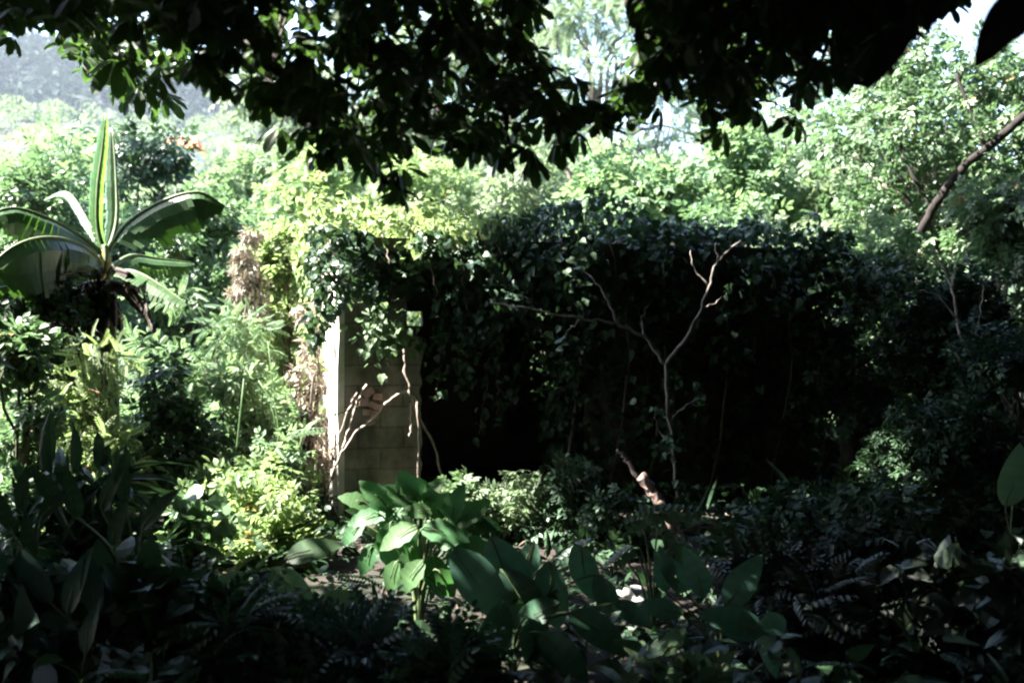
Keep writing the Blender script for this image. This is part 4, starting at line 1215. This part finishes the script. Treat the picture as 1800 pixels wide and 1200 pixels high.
overhang_tree('dark umbrella leaved tree hanging over the left and middle of the view', (-3.4, -0.8, 0.0), (-2.2, 0.4, 4.4),
              [[(0, -110, 4.2), (60, -40, 5.2), (130, 30, 6.2), (190, 100, 6.8), (260, 160, 7.0)],
               [(300, -100, 3.5), (360, 0, 3.7), (370, 90, 3.8), (378, 160, 3.9)],
               [(350, -90, 3.6), (440, 40, 3.9), (500, 150, 4.1), (560, 240, 4.3), (650, 300, 4.4), (735, 350, 4.5)],
               [(560, -90, 3.8), (640, 60, 4.0), (700, 180, 4.2), (790, 250, 4.4)],
               [(760, -90, 4.0), (830, 70, 4.2), (880, 190, 4.4), (905, 300, 4.6)],
               [(860, -80, 4.2), (920, 90, 4.4), (990, 180, 4.5), (1100, 235, 4.6)]],
              (-20, 1010), 980, ((-5.5, -5, 4.0), (0.6, 12.5, 8.5)), 13000, 401,
              dens=lambda px, py, r: r.random(len(px)) < np.where(px < 330, 0.75, 1.0))
overhang_tree('dark umbrella leaved tree hanging in from the upper right', (3.6, -0.8, 0.0), (2.4, 0.4, 4.6),
              [[(1180, -80, 4.0), (1190, 40, 4.2), (1220, 120, 4.4), (1290, 200, 4.6)],
               [(1340, -90, 3.8), (1370, 40, 4.0), (1430, 120, 4.2), (1520, 150, 4.4)],
               [(1520, -80, 3.6), (1570, 0, 3.7), (1640, 40, 3.8)],
               [(1150, -80, 4.0), (1130, 60, 4.3), (1120, 160, 4.5), (1050, 220, 4.6)]],
              (1120, 1690), 540, ((0.2, -5, 4.0), (8.0, 12.5, 8.5)), 18000, 402)
# three big close leaves at the top right
big = thing('large_leaved_branch', 'black silhouette of big smooth leaves in the top right corner', 'branch', tuple(at(1700, -140, 2.2)))
for px, py, lp, a_ in ((1612, 22, 150, 238), (1800, -30, 150, 246), (1650, -30, 85, 265), (1820, 30, 100, 205)):
    m = MB()
    p = at(px, py, 2.2)
    V = place(SLIM if px < 1700 else OVAL, np.array([math.cos(R(a_)), 0.1, math.sin(R(a_))]), np.array([0.1, -1, 0.35]), p, lp / FPX * 2.2)
    m.add(V, (SLIM if px < 1700 else OVAL)[1], 0.4, True)
    lf = m.build('leaf', M['dark'], big, tuple(big.location))
    q = MB()
    tube(q, curve([at(1700, -140, 2.2), (p + at(1700, -140, 2.2)) / 2 + [0, 0, .01], p], 4), 0.004, 5)
    sk = q.build('stalk', M['darkbark'], lf, (0, 0, 0))
    sk.data.transform(__import__('mathutils').Matrix.Translation(-big.location))
q = MB(); tube(q, curve([at(1700, -140, 2.2), at(1800, -260, 2.1), (2.3, 1.2, 4.5)], 5), 0.012, 6); q.build('twig', M['darkbark'], big, tuple(big.location))

# unseen trees added behind and beside the viewer to keep the foreground dark
proto = plant('tree', 'unseen dense tree added beside or behind the viewer to shade the foreground', 'tree', (-5.5, 4.2, 0), 8.0, 2.4, M['canopy'], M['darkbark'], TWIG5D, 0.42, 3800, 60, 501,
              trunk=0.3, tr=0.16, cr=0.85, group='unseen trees added around the viewer for shade', low=0.12, keep=lambda P: sun_gaps(P, np.random.default_rng(1)))
ring = [(7.5, 3.5, 1.0, 1.05), (8.2, 7.2, 2.0, 1.0), (-4, -5, .5, 1.1), (0, -6.5, 1.7, 1.2), (4.5, -5, 2.6, 1.1), (-7, -1, 3.1, 1.1), (8, -1, 4.0, 1.1), (-8, -8, 5, 1.2), (8, -8, 5.5, 1.2)]
ring += [(12 * math.cos(R(a_)), 12 * math.sin(R(a_)), a_ * 0.7, 1.25) for a_ in range(-160, 40, 18)] + [(-9.5, 1.5, .3, 1.1), (10.5, 11, 1.3, 1.1)]
for x, y, rz, sc in ring:
    copy_plant(proto, (x, y, 0), rz, sc, 'unseen dense tree added beside or behind the viewer to shade the foreground')

# ------------------------------------------------------------------ humid air
b = MB()
box(b, (-7000, -7000, -150), (7000, 7000, 700))
hm, t, out = new_mat('haze')
vp = t.nodes.new('ShaderNodeVolumePrincipled')
vp.inputs['Color'].default_value = (0.72, 0.84, 1.0, 1)
vp.inputs['Density'].default_value = 0.00006
vp.inputs['Anisotropy'].default_value = 0.2
t.links.new(vp.outputs[0], out.inputs['Volume'])
hz = b.build('haze', hm)
hz['kind'] = 'stuff'
hz['label'] = 'thin humid haze over the valley'
print('SCENE BUILT', len(bpy.data.objects), sum(len(m.polygons) for m in bpy.data.meshes))
